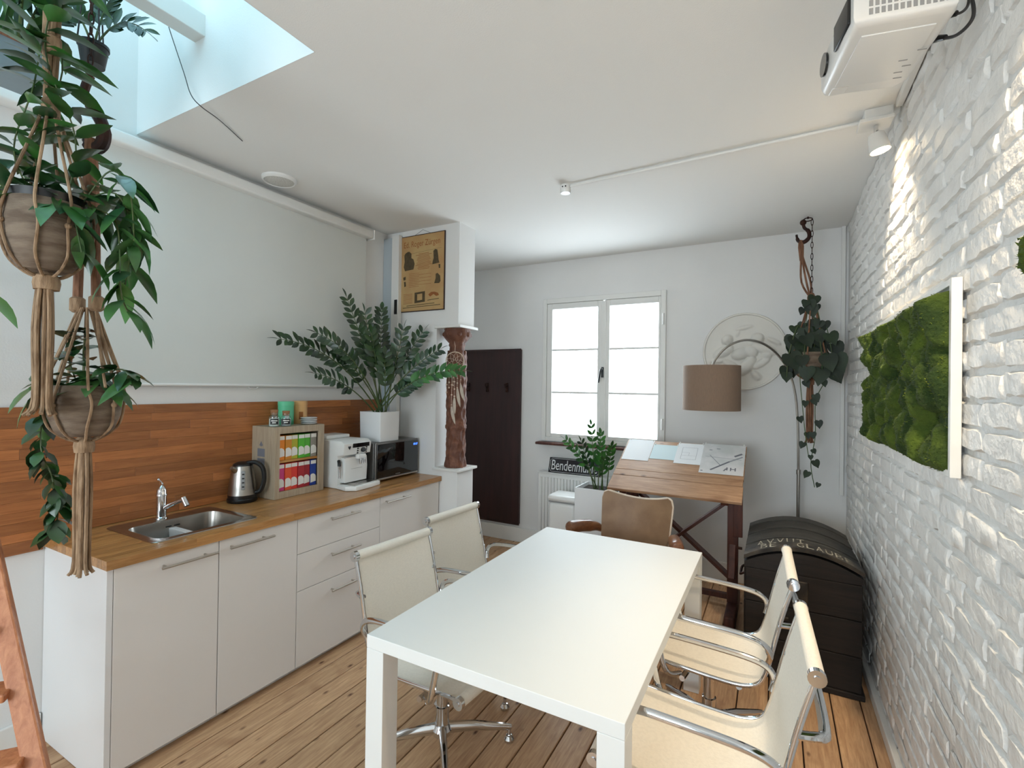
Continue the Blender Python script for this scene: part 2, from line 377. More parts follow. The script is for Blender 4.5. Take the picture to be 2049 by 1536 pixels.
# rear wall behind the viewer with an unseen opening added for fill daylight
rw = MB(); a0, a1, b0, b1 = -2.3, -.2, .9, 2.4
rw.box(XL, a0, YR - WT, YR, 0, ZC); rw.box(a1, XR + WT, YR - WT, YR, 0, ZC); rw.box(a0, a1, YR - WT, YR, 0, b0); rw.box(a0, a1, YR - WT, YR, b1, ZC)
struct('wall_rear', rw, M['wall'], 'white wall opposite the casement window', 'wall')
# ceiling with skylight shaft
ce = MB(); ce.box(SKY_X, XR + WT, YR - WT, YB + WT, ZC, ZC + .15); ce.box(-3.9, SKY_X, SKY_Y1, YB + WT, ZC, ZC + .15); ce.box(XL, SKY_X, YR - WT, SKY_Y0, ZC, ZC + .15)
ceiling = struct('ceiling', ce, M['ceiling'], 'white ceiling with a skylight opening', 'ceiling')
sh = MB(); sh.box(XL - .02, SKY_X - .003, SKY_Y1 - .003, SKY_Y1 - .0005, ZC, ZC + .16).box(SKY_X - .003, SKY_X - .0005, SKY_Y0 + .003, SKY_Y1 - .003, ZC, ZC + .16).box(XL - .02, SKY_X - .003, SKY_Y0 + .0005, SKY_Y0 + .003, ZC, ZC + .16)
sh.box(XL - .02, SKY_X + .1, SKY_Y1 - .003, SKY_Y1 + .1, ZC + .16, SKY_Z); sh.box(SKY_X - .003, SKY_X + .1, SKY_Y0 - .1, SKY_Y1 - .003, ZC + .16, SKY_Z); sh.box(XL - .02, SKY_X, SKY_Y0 - .1, SKY_Y0 + .003, ZC + .16, SKY_Z)
struct('wall_skylight', sh, M['wall'], 'white skylight shaft above the kitchen', 'wall')
struct('trim_3', MB().box(-2.39, -2.305, SKY_Y0, SKY_Y1, 3.2, 3.3), M['trim'], 'white beam crossing the skylight shaft', 'beam', bevel=.004)
win = struct('window_2', MB().box(XL, SKY_X, SKY_Y0, SKY_Y0 + .07, SKY_Z, SKY_Z + .07).box(XL, SKY_X, SKY_Y1 - .07, SKY_Y1, SKY_Z, SKY_Z + .07)
             .box(XL, XL + .07, SKY_Y0 + .07, SKY_Y1 - .07, SKY_Z, SKY_Z + .07).box(SKY_X - .07, SKY_X, SKY_Y0 + .07, SKY_Y1 - .07, SKY_Z, SKY_Z + .07)
             .box(XL + .07, SKY_X - .07, -.05, .02, SKY_Z, SKY_Z + .07), M['trim'], 'skylight glazing at the top of the white shaft', 'window')
for y0, y1 in ((SKY_Y0 + .07, -.05), (.02, SKY_Y1 - .07)):
    obj('pane', MB().box(XL + .07, SKY_X - .07, y0, y1, SKY_Z + .03, SKY_Z + .036), M['skyglass'], win)
# brick wall
wr = struct('wall_right', MB().box(XR + .004, XR + WT, YR - WT, YB + WT, 0, ZC), M['mortar'], 'white painted brick wall on the right', 'wall')
def brick_mb(L, H):
    mb = MB(); us = [0, .025, .22, .42, .6, .8, .975, 1]; vs = [0, .085, .5, .915, 1]; nu = len(us); ph = random.uniform(0, 6)
    for i, u in enumerate(us):
        for j, v in enumerate(vs):
            e = i in (0, nu - 1) or j in (0, 4); c = i in (0, 1, nu - 2, nu - 1) and j in (0, 1, 3, 4)
            y = (u - .5) * L + random.uniform(-.005, .005); z = (v - .5) * H + random.uniform(-.0042, .0042)
            d = .006 if e else -.007 + random.uniform(-.002, .002) + .0015 * math.sin(ph + 5 * u)
            if c and not e: d += .002; y *= random.uniform(.97, 1); z *= random.uniform(.86, 1)
            if c and e: y *= .985; z *= .93
            mb.v.append(Vector((d, y, z)))
    for i in range(nu - 1):
        for j in range(4):
            a = i * 5 + j; mb.f.append((a, a + 1, a + 6, a + 5))
    return mb
BRL, BRH, CH = .238, .0655, .0765
str_mb = [brick_mb(BRL, BRH) for _ in range(14)]; hd_mb = [brick_mb(.113, BRH) for _ in range(8)]
str_me = [b.mesh('brick', None, True, 50) for b in str_mb]; hd_me = [b.mesh('brick', None, True, 50) for b in hd_mb]
for me in str_me + hd_me: me.materials.append(M['brick'])
slots = []
for r in range(38):
    y = -.9 + (.125 if r % 2 else 0) + random.uniform(-.03, .03); z = .035 + r * CH
    while y < YB - .06:
        h = random.random() < (.6 if r % 4 == 1 else .12)
        Lb = .113 if h else BRL
        if y + Lb > YB: break
        slots.append((y + Lb / 2, z + random.uniform(-.004, .004), h)); y += Lb + .011 + random.uniform(-.004, .006)
def seen_size(s):
    return -abs(s[0] - 1.05) - (5 if s[0] < 1.08 else 0)
slots.sort(key=seen_size, reverse=True)
rest = MB()
for i, (y, z, h) in enumerate(slots):
    sc = (random.choice((.7, .85, .95, 1, 1.1, 1.2)) * (1 if z > 1.25 or y < 1.7 else max(.55, 1 - (1.25 - z) * .6)), random.uniform(.97, 1.02), random.uniform(.93, 1.03)); q = random.randrange(8 if h else 14)
    rx = random.uniform(-.014, .014)
    loc = Vector((XR, y, z)) - OFF['wall_right']
    if i < 298:
        o = link('brick', (hd_me if h else str_me)[q], wr); o.location = loc; o.scale = sc; o.rotation_euler = (rx, 0, 0)
    else:
        b = (hd_mb if h else str_mb)[q]
        rest.add([Vector((XR + v.x * sc[0], y + v.y * sc[1], z + v.z * sc[2])) for v in b.v], b.f)
obj('bricks_beyond', rest, M['brick'], wr, smooth=True, ang=50, kind='stuff')
# baseboards
struct('baseboard_back', MB().box(-3.5, XR, YB - .02, YB, 0, .15), M['trim'], 'white skirting board along the back wall', 'baseboard', bevel=.004)
struct('baseboard_left', MB().box(XL, XL + .018, YR, .925, 0, .12), M['trim'], 'white skirting board left of the kitchen units', 'baseboard', bevel=.004)
struct('baseboard_right', MB().box(XR - .03, XR, YR, YB - .02, 0, .06), M['trim'], 'white skirting at the foot of the brick wall', 'baseboard', bevel=.006)
# casement window
wf = MB(); yy0, yy1 = YB - .03, YB + .07
for b in ((WX0, WX0 + .045, WZ0, WZ1), (WX1 - .045, WX1, WZ0, WZ1), (WX0 + .045, WX1 - .045, WZ1 - .05, WZ1), (WX0 + .045, WX1 - .045, WZ0, WZ0 + .04)): wf.box(b[0], b[1], yy0, yy1, b[2], b[3])
win = struct('window_1', wf, M['trim'], 'white two-leaf casement window with six panes', 'window', bevel=.004)
for (x0, x1) in ((WX0 + .047, -1.457), (-1.443, WX1 - .047)):
    px0 = x0 + .058 if x0 < -1.8 else x0 + .052; px1 = x1 - .052 if x0 < -1.8 else x1 - .02
    z0, z1 = WZ0 + .042, WZ1 - .052; c = MB(); a, b = YB - .022, YB + .03
    c.box(x0, px0, a, b, z0, z1); c.box(px1, x1, a, b, z0, z1); c.box(px0, px1, a, b, z0, 1.158); c.box(px0, px1, a, b, 2.405, z1)
    cs = obj('casement', c, M['trim'], win, bevel=.004)
    for zb in (1.57, 1.995): obj('glazing_bar', MB().box(px0, px1, a + .006, b - .006, zb - .01, zb + .01), M['trim'], cs, bevel=.003)
    for z0, z1 in ((1.158, 1.56), (1.58, 1.985), (2.005, 2.405)): obj('pane', MB().box(px0, px1, YB, YB + .004, z0, z1), M['glass'], cs)
obj('centre_strip', MB().box(-1.475, -1.425, YB - .034, YB - .022, WZ0 + .05, WZ1 - .06), M['trim'], win, bevel=.004)
h = obj('window_handle', MB().rbox(-1.462, -1.438, YB - .045, YB - .034, 1.72, 1.82, .003).tube(smooth_path([(-1.45, YB - .045, 1.8), (-1.45, YB - .075, 1.8), (-1.46, YB - .08, 1.77), (-1.475, YB - .08, 1.67)], 4), [.009] * 12 + [.006], 8), M['black'], win, smooth=True)
h['label'] = 'black window handle'
for z in (1.3, 2.25):
    obj('hinge', MB().cyl((WX1 - .02, YB - .04, z - .05), (WX1 - .02, YB - .04, z + .05), .009, 10), M['trim'], win, smooth=True)
struct('trim_4', MB().rbox(-2.125, -.83, YB - .1, YB, 1.045, 1.07, .006, 2), M['darkwood'], 'dark brown window sill under the casement window', 'window sill')
# door leaf standing open against the partition
dr = struct('door_1', MB().box(-2.909, -2.812, 3.058, 3.09, .913, 2.845), M['doorblue'], 'narrow pale door leaf in the corner behind the large plant', 'door', bevel=.002)
obj('edge_strip', MB().box(-2.811, -2.735, 3.05, 3.092, 1.2, 2.86), M['trim'], dr, bevel=.003)
dl = obj('lock_plate', MB().rbox(-2.772, -2.744, 3.043, 3.051, 2.205, 2.325, .003), M['black'], dr); dl['label'] = 'black lock plate'
# cable duct and corner pipe
struct('trim_5', MB().box(XR - .036, XR - .012, -1.5, 2.64, ZC - .034, ZC), M['trim'], 'white cable duct along the ceiling above the brick wall', 'cable duct', bevel=.003)
struct('trim_6', MB().box(XR - .045, XR - .018, YB - .03, YB, .82, ZC), M['trim'], 'white cable duct in the far corner by the brick wall', 'cable duct', bevel=.003)

# ================================================================ KITCHEN
FX = -2.321
def bar_handle(parent, y0, y1, z):
    mb = MB().cyl((FX + .032, y0, z), (FX + .032, y1, z), .006, 10)
    for y in (y0 + .02, y1 - .045): mb.cyl((FX - .001, y, z), (FX + .032, y, z), .005, 8)
    o = obj('handle', mb, M['handle'], parent, smooth=True); o['label'] = 'satin nickel bar handle'
def cabinet(y0, y1, label, fronts, end=False):
    t = thing('base_cabinet', label, 'cabinet', (FX, (y0 + y1) / 2, 0), group='kitchen base cabinets')
    a = y0 + (.022 if end else 0)
    b = MB().box(XL + .02, FX - .022, a + .001, y1 - .001, .06, .115)
    b.box(XL + .02, FX - .022, a + .001, a + .017, .115, .869); b.box(XL + .02, FX - .022, y1 - .017, y1 - .001, .115, .869); b.box(XL + .02, XL + .03, a + .017, y1 - .017, .115, .869)
    obj('body', b, M['cabwhite'], t)
    obj('plinth', MB().box(XL + .05, FX - .05, a + .001, y1 - .001, 0, .06), M['cabwhite'], t)
    if end: obj('end_panel', MB().box(XL + .002, FX + .0, y0, a, 0, .87), M['cabwhite'], t, bevel=.0015)
    for kind, z0, z1, h0, h1, hz in fronts:
        d = obj(kind, MB().box(FX - .02, FX, a + .002, y1 - .002, z0, z1), M['cab'], t, bevel=.0015)
        bar_handle(d, h0, h1, hz)
cabinet(.93, 1.373, 'cream cabinet door below the sink, at the near end of the counter', [('door', .042, .868, 1.114, 1.351, .823)], end=True)
cabinet(1.373, 1.805, 'cream cabinet door under the kettle, second unit from the near end', [('door', .042, .868, 1.41, 1.643, .825)])
cabinet(1.805, 2.445, 'cream cabinet with three stacked drawers under the tea box', [('drawer', .672, .868, 2.017, 2.241, .822), ('drawer', .464, .669, 2.022, 2.246, .61), ('drawer', .042, .461, 2.026, 2.25, .396)])
cabinet(2.445, 3.09, 'cream cabinet door under the microwave, beside the partition', [('door', .042, .868, 2.479, 2.719, .828)])
# worktop of glued staves, cut out for the sink
wt = thing('worktop', 'oiled oak butcher-block worktop over the white cabinets', 'worktop', (-2.6, 2.0, .872))
HX0, HX1, HY0, HY1 = -2.789, -2.4226, 1.15, 1.595
NR = 15; RW = .6105 / NR
for r in range(NR):
    x0 = XL + .0005 + r * RW; x1 = x0 + RW; hole = x0 > HX0 - .005 and x1 < HX1 + .005
    spans = [(.921, HY0), (HY1, 3.095)] if hole else [(.921, 3.095)]
    for a, b in spans:
        y = a
        while y < b - .001:
            l = random.uniform(.28, .62) if y > a else random.uniform(.1, .5)
            e = b if y + l > b - .12 else y + l
            obj('stave', MB().cbox(x0, x1 - .0003, y, e - .0003, .872, .91 - random.uniform(0, .0004), .0007), M['oak'], wt); y = e
# splashback of staves on the wall
sp = thing('splashback_panel', 'brown wooden splashback panel of glued staves behind the counter', 'splashback', (XL, 1.7, .858))
NR = 14; RW = (1.501 - .858) / NR
for r in range(NR):
    z0 = .858 + r * RW; z1 = z0 + RW
    yend = .92 if r == 0 else 3.05
    if r == 0: z1 = .9113
    if r == 1: yend = 3.05; z0 = .9115
    y = .15
    while y < yend - .001:
        l = random.uniform(.25, .75); e = yend if y + l > yend - .12 else y + l
        obj('stave', MB().cbox(XL + .001, XL + .018 - random.uniform(0, .0006), y, e - .0004, z0, z1 - .0004, .0007), M['splash'], sp); y = e
# sink
sk = thing('kitchen_sink', 'stainless steel inset sink with a deep rectangular bowl', 'sink', (-2.605, 1.37, .91))
sx0, sx1, sy0, sy1 = -2.835, -2.385, 1.122, 1.622
bx0, bx1, by0, by1 = -2.735, -2.43, 1.165, 1.58
def rrect(x0, x1, y0, y1, r, n=6):
    out = []
    for cx, cy, a in ((x1 - r, y1 - r, 0), (x0 + r, y1 - r, 1), (x0 + r, y0 + r, 2), (x1 - r, y0 + r, 3)):
        for i in range(n + 1):
            w = PI / 2 * (a + i / n); out.append((cx + r * math.cos(w), cy + r * math.sin(w)))
    return out
def loft(rings):
    mb = MB(); n = len(rings[0][0])
    for pts, z in rings: mb.v += [Vector((p[0], p[1], z)) for p in pts]
    for i in range(len(rings) - 1):
        for j in range(n): mb.f.append((i * n + j, i * n + (j + 1) % n, (i + 1) * n + (j + 1) % n, (i + 1) * n + j))
    return mb
rim = loft([(rrect(sx0, sx1, sy0, sy1, .03), .9105), (rrect(sx0 + .003, sx1 - .003, sy0 + .003, sy1 - .003, .03), .9135), (rrect(bx0 - .008, bx1 + .008, by0 - .008, by1 + .008, .05), .9135), (rrect(bx0 - .002, bx1 + .002, by0 - .002, by1 + .002, .05), .911)])
obj('rim', rim, M['steel'], sk, smooth=True)
bowl = loft([(rrect(bx0 - .002, bx1 + .002, by0 - .002, by1 + .002, .05), .911), (rrect(bx0, bx1, by0, by1, .05), .9), (rrect(bx0 + .012, bx1 - .012, by0 + .012, by1 - .012, .05), .78), (rrect(bx0 + .04, bx1 - .04, by0 + .04, by1 - .04, .05), .762), (rrect(-2.61, -2.56, 1.35, 1.4, .02), .757)])
bowl.f.append(tuple(range(4 * 28, 5 * 28))); obj('bowl', bowl, M['steel'], sk, smooth=True)
obj('drain', MB().lathe([(.0, .7575), (.034, .7575), (.036, .7605), (.026, .7605), (.02, .7595), (0, .7595)], (-2.585, 1.375, 0), 20, cap=False), M['chrome'], sk, smooth=True)
for y in (1.355, 1.395): obj('overflow_slot', MB().rbox(bx0 + .0005, bx0 + .005, y - .014, y + .014, .874, .881, .002), M['black'], sk)
# faucet
fc = thing('kitchen_faucet', 'chrome single-lever faucet behind the sink bowl', 'faucet', (-2.785, 1.345, .9135))
obj('body', MB().lathe([(.028, .9135), (.028, .92), (.023, .926), (.023, 1.03), (.025, 1.032), (.025, 1.04), (.023, 1.043), (.022, 1.06), (.014, 1.08), (.004, 1.087), (0, 1.087)], (-2.785, 1.345, 0), 24, cap=False), M['chrome'], fc, smooth=True)
obj('spout', MB().tube([(-2.775, 1.35, .965), (-2.70, 1.37, 1.0), (-2.655, 1.382, 1.018), (-2.645, 1.385, 1.018), (-2.638, 1.387, 1.008)], [.0105, .0095, .009, .009, .009], 12), M['chrome'], fc, smooth=True)
obj('spout_tip', MB().tube([(-2.655, 1.382, 1.03), (-2.63, 1.388, .99)], [.013, .0135], 14), M['chrome'], fc, smooth=True)
obj('lever', MB().tube(smooth_path([(-2.785, 1.345, 1.085), (-2.78, 1.346, 1.095), (-2.80, 1.342, 1.108), (-2.806, 1.34, 1.112)], 4), .004, 8).ball((-2.808, 1.34, 1.113), .007), M['chrome'], fc, smooth=True)
# kettle
kx, ky = -2.81, 1.795
kt = thing('electric_kettle', 'brushed steel electric kettle with black base and handle', 'kettle', (kx, ky, .91))
obj('base', MB().lathe([(.0, .911), (.079, .911), (.082, .916), (.082, .93), (.078, .934), (0, .934)], (kx, ky, 0), 32, cap=False), M['black'], kt, smooth=True)
obj('lower_ring', MB().lathe([(0, .934), (.077, .934), (.0775, .955), (0, .955)], (kx, ky, 0), 32, cap=False), M['black'], kt, smooth=True)
obj('jug', MB().lathe([(0, .955), (.077, .955), (.076, .97), (.068, 1.05), (.058, 1.11), (.054, 1.125), (0, 1.125)], (kx, ky, 0), 40, cap=False), M['steel'], kt, smooth=True)
obj('lid', MB().lathe([(0, 1.125), (.054, 1.125), (.051, 1.135), (.03, 1.146), (.01, 1.149), (0, 1.149)], (kx, ky, 0), 32, cap=False), M['black'], kt, smooth=True)
obj('spout', MB().tube([(kx + .01, ky - .045, 1.1), (kx + .02, ky - .082, 1.122)], [.022, .011], 10), M['steel'], kt, smooth=True)
hx = Vector((.8, .6, 0))
obj('handle', MB().tube(smooth_path([Vector((kx, ky, 1.138)) + hx * .02, Vector((kx, ky, 1.143)) + hx * .07, Vector((kx, ky, 1.11)) + hx * .112, Vector((kx, ky, 1.04)) + hx * .122, Vector((kx, ky, .975)) + hx * .104, Vector((kx, ky, .962)) + hx * .07], 5), .013, 10, flat=1.3), M['black'], kt, smooth=True)
gd = Vector((.86, -.5, 0)); gs = Vector((.5, .86, 0))
gm = MB().rbox(-.0035, .0045, -.011, .011, -.055, .055, .0035); gm.xf(Matrix.Translation(Vector((kx, ky, 1.045)) + gd * .0695) @ rot_to(gd) @ Matrix.Rotation(-.135, 4, 'Y'))
obj('water_gauge', gm, M['greyplastic'], kt, smooth=True)
for i in range(4):
    gm = MB().box(.0045, .0052, -.006, .006, -.004, .004); gm.xf(Matrix.Translation(Vector((kx, ky, 1.045 + (i - 1.5) * .024)) + gd * (.0695 - (i - 1.5) * .0033)) @ rot_to(gd))
    obj('gauge_mark', gm, M['black'], kt)
# tea dispenser box
TX0, TX1, TY0, TY1, TZ0, TZ1 = -2.89, -2.665, 1.905, 2.268, .911, 1.352
tb = thing('tea_display_box', 'pale wooden display box with open front holding tea cartons', 'tea box', (-2.78, 2.087, .911))
obj('side', MB().box(TX0, TX1 - .012, TY0, TY0 + .012, TZ0, TZ1), M['teabox'], tb); obj('side', MB().box(TX0, TX1 - .012, TY1 - .012, TY1, TZ0, TZ1), M['teabox'], tb)
obj('top', MB().box(TX0, TX1 - .012, TY0 + .012, TY1 - .012, TZ1 - .012, TZ1), M['teabox'], tb); obj('bottom', MB().box(TX0, TX1 - .012, TY0 + .012, TY1 - .012, TZ0, TZ0 + .012), M['teabox'], tb)
obj('back', MB().box(TX0, TX0 + .008, TY0 + .012, TY1 - .012, TZ0 + .012, TZ1 - .012), M['teabox'], tb)
ff = MB().box(TX1 - .012, TX1, TY0, TY0 + .032, TZ0, TZ1).box(TX1 - .012, TX1, TY1 - .045, TY1, TZ0, TZ1).box(TX1 - .012, TX1, TY0 + .032, TY1 - .045, TZ1 - .042, TZ1).box(TX1 - .012, TX1, TY0 + .032, TY1 - .045, TZ0, TZ0 + .042)
obj('front_frame', ff, M['teabox'], tb, bevel=.001)
M['shelfwood'] = wood('amber_shelf_board', (176, 122, 60), (206, 152, 86), 'y', 6, .5, .05)
obj('shelf', MB().box(TX0 + .01, TX1 - .014, TY0 + .013, TY1 - .013, 1.128, 1.142), M['shelfwood'], tb); obj('shelf', MB().box(TX0 + .01, TX1 - .014, TY0 + .013, TY1 - .013, TZ0 + .013, TZ0 + .041), M['shelfwood'], tb)
for z in (1.105, 1.165): o = obj('printed_logo', MB().box(-2.835, -2.765, TY0 - .0006, TY0 - .0001, z, z + .05), M['inkdark'], tb)
o = obj('printed_emblem', MB().prism([(-2.8, 1.262), (-2.782, 1.235), (-2.8, 1.228), (-2.818, 1.235)], TY0 - .0006, TY0 - .0001), M['inkdark'], tb)
TC = [('orange', (238, 140, 36)), ('amber', (204, 132, 34)), ('olive green', (176, 172, 40)), ('bright green', (80, 176, 44)), ('grass green', (76, 168, 44)), ('grey', (140, 136, 126)),
      ('magenta', (206, 64, 128)), ('orange red', (230, 84, 46)), ('scarlet', (222, 58, 46)), ('dark red', (170, 36, 44)), ('crimson', (158, 32, 44)), ('royal blue', (30, 62, 150))]
for i, (nm, c) in enumerate(TC):
    row, q = divmod(i, 6); z0 = 1.1435 if row == 0 else .9535; hgt = .152 if row == 0 else .166; wv = (TY1 - TY0 - .082) / 6
    y0 = TY0 + .034 + q * wv; m = mat('tea_' + nm.replace(' ', '_'), c, .5, var=.05)
    t = thing('tea_carton', '%s tea carton on the %s shelf of the display box' % (nm, 'upper' if row == 0 else 'lower'), 'tea carton', (TX1 - .07, y0 + wv / 2, z0), group='tea cartons in the wooden box')
    xf = TX1 - .019 + (.004 if q % 2 else 0)
    obj('carton', MB().box(xf - .1, xf, y0 + .001, y0 + wv - .0015, z0, z0 + hgt), m, t, bevel=.0008)
    obj('top_label', MB().box(xf, xf + .0006, y0 + .003, y0 + wv - .003, z0 + hgt - .026, z0 + hgt - .003), M['white'], t)
    arc = [(y0 + .002, z0 + .018), (y0 + wv - .003, z0 + .024), (y0 + wv - .003, z0 + .055), (y0 + wv * .8, z0 + .068), (y0 + wv * .5, z0 + .076), (y0 + wv * .2, z0 + .074), (y0 + .002, z0 + .068)]
    obj('lower_label', MB().prism(arc, xf, xf + .0006, 'x'), M['white'], t)
# things on the tea box
ZT = TZ1 + .0005
def tin(x, y, m, name):
    t = thing('tea_tin', name, 'tin', (x, y, ZT), group='tins on the tea box')
    obj('body', MB().lathe([(0, ZT), (.047, ZT), (.048, ZT + .003), (.048, ZT + .122), (.047, ZT + .124), (0, ZT + .124)], (x, y, 0), 28, cap=False), m, t, smooth=True)
    obj('lid', MB().lathe([(0, ZT + .124), (.0492, ZT + .124), (.0492, ZT + .148), (.0475, ZT + .151), (0, ZT + .151)], (x, y, 0), 28, cap=False), m, t, smooth=True)
    return t
t1 = tin(-2.815, 2.085, M['mint'], 'mint green round tea tin standing on the tea box'); t2 = tin(-2.835, 2.205, M['apricot'], 'apricot round tea tin standing on the tea box')
for t, x, y, m in ((t1, -2.815, 2.085, M['white']), (t2, -2.835, 2.205, M['posterorange'])):
    lb = MB().grid(lambda u, v: (x + .0487 * math.cos(-.75 + .55 * u), y + .0487 * math.sin(-.75 + .55 * u), ZT + .03 + .05 * v), 5, 2)
    obj('printed_motif', lb, m, t, smooth=True)
def jar(x, y, h, label, fill):
    t = thing('spice_jar', label, 'jar', (x, y, ZT), group='small cork jars on the tea box')
    obj('glass_body', MB().lathe([(0, ZT), (.031, ZT), (.032, ZT + .004), (.032, ZT + h - .018), (.022, ZT + h - .004), (.021, ZT + h + .008)], (x, y, 0), 22, cap=False), M['jarglass'], t, smooth=True)
    obj('contents', MB().lathe([(0, ZT + .003), (.029, ZT + .003), (.029, ZT + h * .62), (0, ZT + h * .62)], (x, y, 0), 20, cap=False), fill, t, smooth=True)
    obj('cork', MB().lathe([(0, ZT + h - .004), (.0195, ZT + h - .004), (.0225, ZT + h + .026), (0, ZT + h + .026)], (x, y, 0), 18, cap=False), M['cork'], t, smooth=True)
    o = obj('label', MB().grid(lambda u, v: (x + .0325 * math.cos(-1.35 + 1.5 * u), y + .0325 * math.sin(-1.35 + 1.5 * u), ZT + .014 + .034 * v), 8, 1), M['black'], t, smooth=True); o['label'] = 'black paper label'
    for zz, a0, a1 in ((.034, .12, .88), (.022, .25, .7)):
        obj('lettering', MB().grid(lambda u, v: (x + .0329 * math.cos(-1.35 + 1.5 * (a0 + (a1 - a0) * u)), y + .0329 * math.sin(-1.35 + 1.5 * (a0 + (a1 - a0) * u)), ZT + zz + .006 * v), 6, 1), M['white'], t, smooth=True)
jar(-2.735, 1.945, .078, 'taller cork-stoppered jar with white contents on the tea box corner', M['white'])
jar(-2.705, 2.005, .07, 'clear cork-stoppered jar with dark label beside the mint tin', M['greyplastic'])
for i in range(4):
    z = ZT + i * .0115; sc = [.9, 1, 1, 1][i]
    o = obj('saucer', MB().lathe([(0, z), (.034, z), (.04, z + .003), (.05, z + .006), (.0525, z + .008), (.0525, z + .0102), (.05, z + .0108), (.04, z + .0085), (0, z + .008)], (-2.735, 2.2, 0), 28, cap=False), M['ceramic'], smooth=True)
    tag(o, ['bottom white saucer of the small stack on the tea box', 'second white saucer from the bottom of the small stack', 'third white saucer from the bottom of the small stack', 'topmost white saucer of the stack on the tea box'][i], 'saucer', 'stack of saucers')
# coffee machine
cy0, cy1, cz = 2.325, 2.575, .911
cm = thing('coffee_machine', 'white automatic coffee machine with black display between tea box and microwave', 'coffee machine', (-2.66, 2.45, cz))
pr = [(-2.88, cz), (-2.6, cz), (-2.6, 1.13), (-2.545, 1.14), (-2.535, 1.215), (-2.565, 1.236), (-2.88, 1.236)]
obj('body', MB().prism(pr, cy0, cy1, 'y', .008), M['whiteplastic'], cm, smooth=True)
obj('lid', MB().rbox(-2.875, -2.72, cy0 + .01, cy1 - .03, 1.2365, 1.262, .008), M['whiteplastic'], cm, smooth=True)
obj('front_door', MB().prism([(-2.5995, .95), (-2.56, .95), (-2.553, 1.05), (-2.56, 1.118), (-2.5995, 1.12)], cy0 + .028, cy1 - .02, 'y', .004), M['whiteplastic'], cm, smooth=True)
obj('door_line', MB().box(-2.5555, -2.552, cy0 + .08, cy1 - .07, 1.04, 1.0415), M['greyplastic'], cm)
obj('drip_base', MB().prism([(-2.5985, cy0), (-2.5985, cy1 + .02), (-2.47, cy1 + .02), (-2.452, cy1 - .07), (-2.445, cy0 + .1), (-2.44, cy0 + .02), (-2.5, cy0 - .02)], cz, cz + .03, 'z', .004), M['whiteplastic'], cm, smooth=True)
tr = obj('drip_tray', MB().prism([(-2.595, cy0 + .02), (-2.595, cy1), (-2.48, cy1), (-2.46, cy0 + .03)], cz + .0302, cz + .034, 'z'), M['steel'], cm)
for i in range(4): obj('slot', MB().box(-2.56 + i * .02, -2.553 + i * .02, cy0 + .09, cy1 - .08, cz + .0341, cz + .0345), M['black'], tr)
sl = lambda z: -2.545 + (z - 1.14) / .075 * .01 + .0006
obj('display', MB().rbox(-2.56, sl(1.2) + .002, cy0 + .075, cy1 - .02, 1.186, 1.216, .003), M['blackgloss'], cm)
obj('dial', MB().cyl((sl(1.165), 2.495, 1.165), (sl(1.165) + .012, 2.495, 1.166), .017, 20), M['black'], cm, smooth=True)
for q in ((2.45, 1.178), (2.45, 1.162), (2.45, 1.147), (2.53, 1.18), (2.53, 1.165), (2.53, 1.15)): obj('button', MB().rbox(sl(q[1]) - .002, sl(q[1]) + .003, q[0] - .006, q[0] + .006, q[1] - .005, q[1] + .005, .0015), M['black'], cm)
hp = [(2.373 + .0115 * s * 1.0, 1.19 + t) for s, t in ((0, -.014), (.55, -.006), (1, .002), (.9, .009), (.45, .011), (0, .005), (-.45, .011), (-.9, .009), (-1, .002), (-.55, -.006))]
o = obj('heart_sticker', MB().prism(hp, sl(1.19) - .001, sl(1.19) + .0015, 'x'), M['black'], cm); o['label'] = 'small dark heart sticker'
obj('spout_block', MB().rbox(-2.56, -2.525, 2.445, 2.515, 1.105, 1.138, .006), M['whiteplastic'], cm, smooth=True)
for y in (2.463, 2.497): obj('coffee_spout', MB().tube([(-2.532, y, 1.11), (-2.527, y, 1.085), (-2.525, y, 1.07)], [.011, .009, .007], 10), M['chrome'], cm, smooth=True)
obj('steam_wand', MB().cyl((-2.585, cy0 + .006, 1.08), (-2.575, cy0 - .002, .985), .0065, 10), M['chrome'], cm, smooth=True)
obj('wand_grip', MB().tube([(-2.6, cy0 + .012, 1.1), (-2.586, cy0 + .004, 1.085), (-2.584, cy0 + .003, 1.065)], .011, 10), M['black'], cm, smooth=True)
# microwave
my0, my1, mz0, mz1 = 2.605, 3.075, .9115, 1.198
mw = thing('microwave_oven', 'silver and black microwave oven at the far end of the counter', 'microwave', (-2.7, 2.84, .9115))
M['mwsilver'] = mat('dark_silver_metal', (120, 118, 116), .35, .8, var=.05)
obj('case', MB().rbox(-2.87, -2.545, my0, my1, mz0 + .012, mz1, .006), M['mwsilver'], mw, smooth=True)
obj('door_frame', MB().rbox(-2.545, -2.525, my0, my1, mz0 + .01, mz1, .006), M['mwsilver'], mw, smooth=True)
obj('door_glass', MB().rbox(-2.526, -2.519, my0 + .012, my1 - .006, mz0 + .03, mz1 - .012, .003), M['blackgloss'], mw, smooth=True)
obj('door_handle_strip', MB().rbox(-2.526, -2.515, my0 + .01, my1 - .006, mz0 + .014, mz0 + .027, .003), M['steel'], mw, smooth=True)
dg = text_mesh('09:27', .022, .0003).xf(Matrix.Translation((-2.5185, my1 - .062, mz1 - .05)) @ Matrix(((0, 0, 1, 0), (1, 0, 0, 0), (0, 1, 0, 0), (0, 0, 0, 1)))); obj('clock_digits', dg, M['led'], mw)
obj('maker_plate', MB().box(-2.5188, -2.518, 2.81, 2.86, mz0 + .036, mz0 + .041), M['greyplastic'], mw)
for x in (-2.85, -2.57):
    for y in (my0 + .03, my1 - .03): obj('foot', MB().cyl((x, y, mz0), (x, y, mz0 + .013), .012, 10), M['black'], mw)
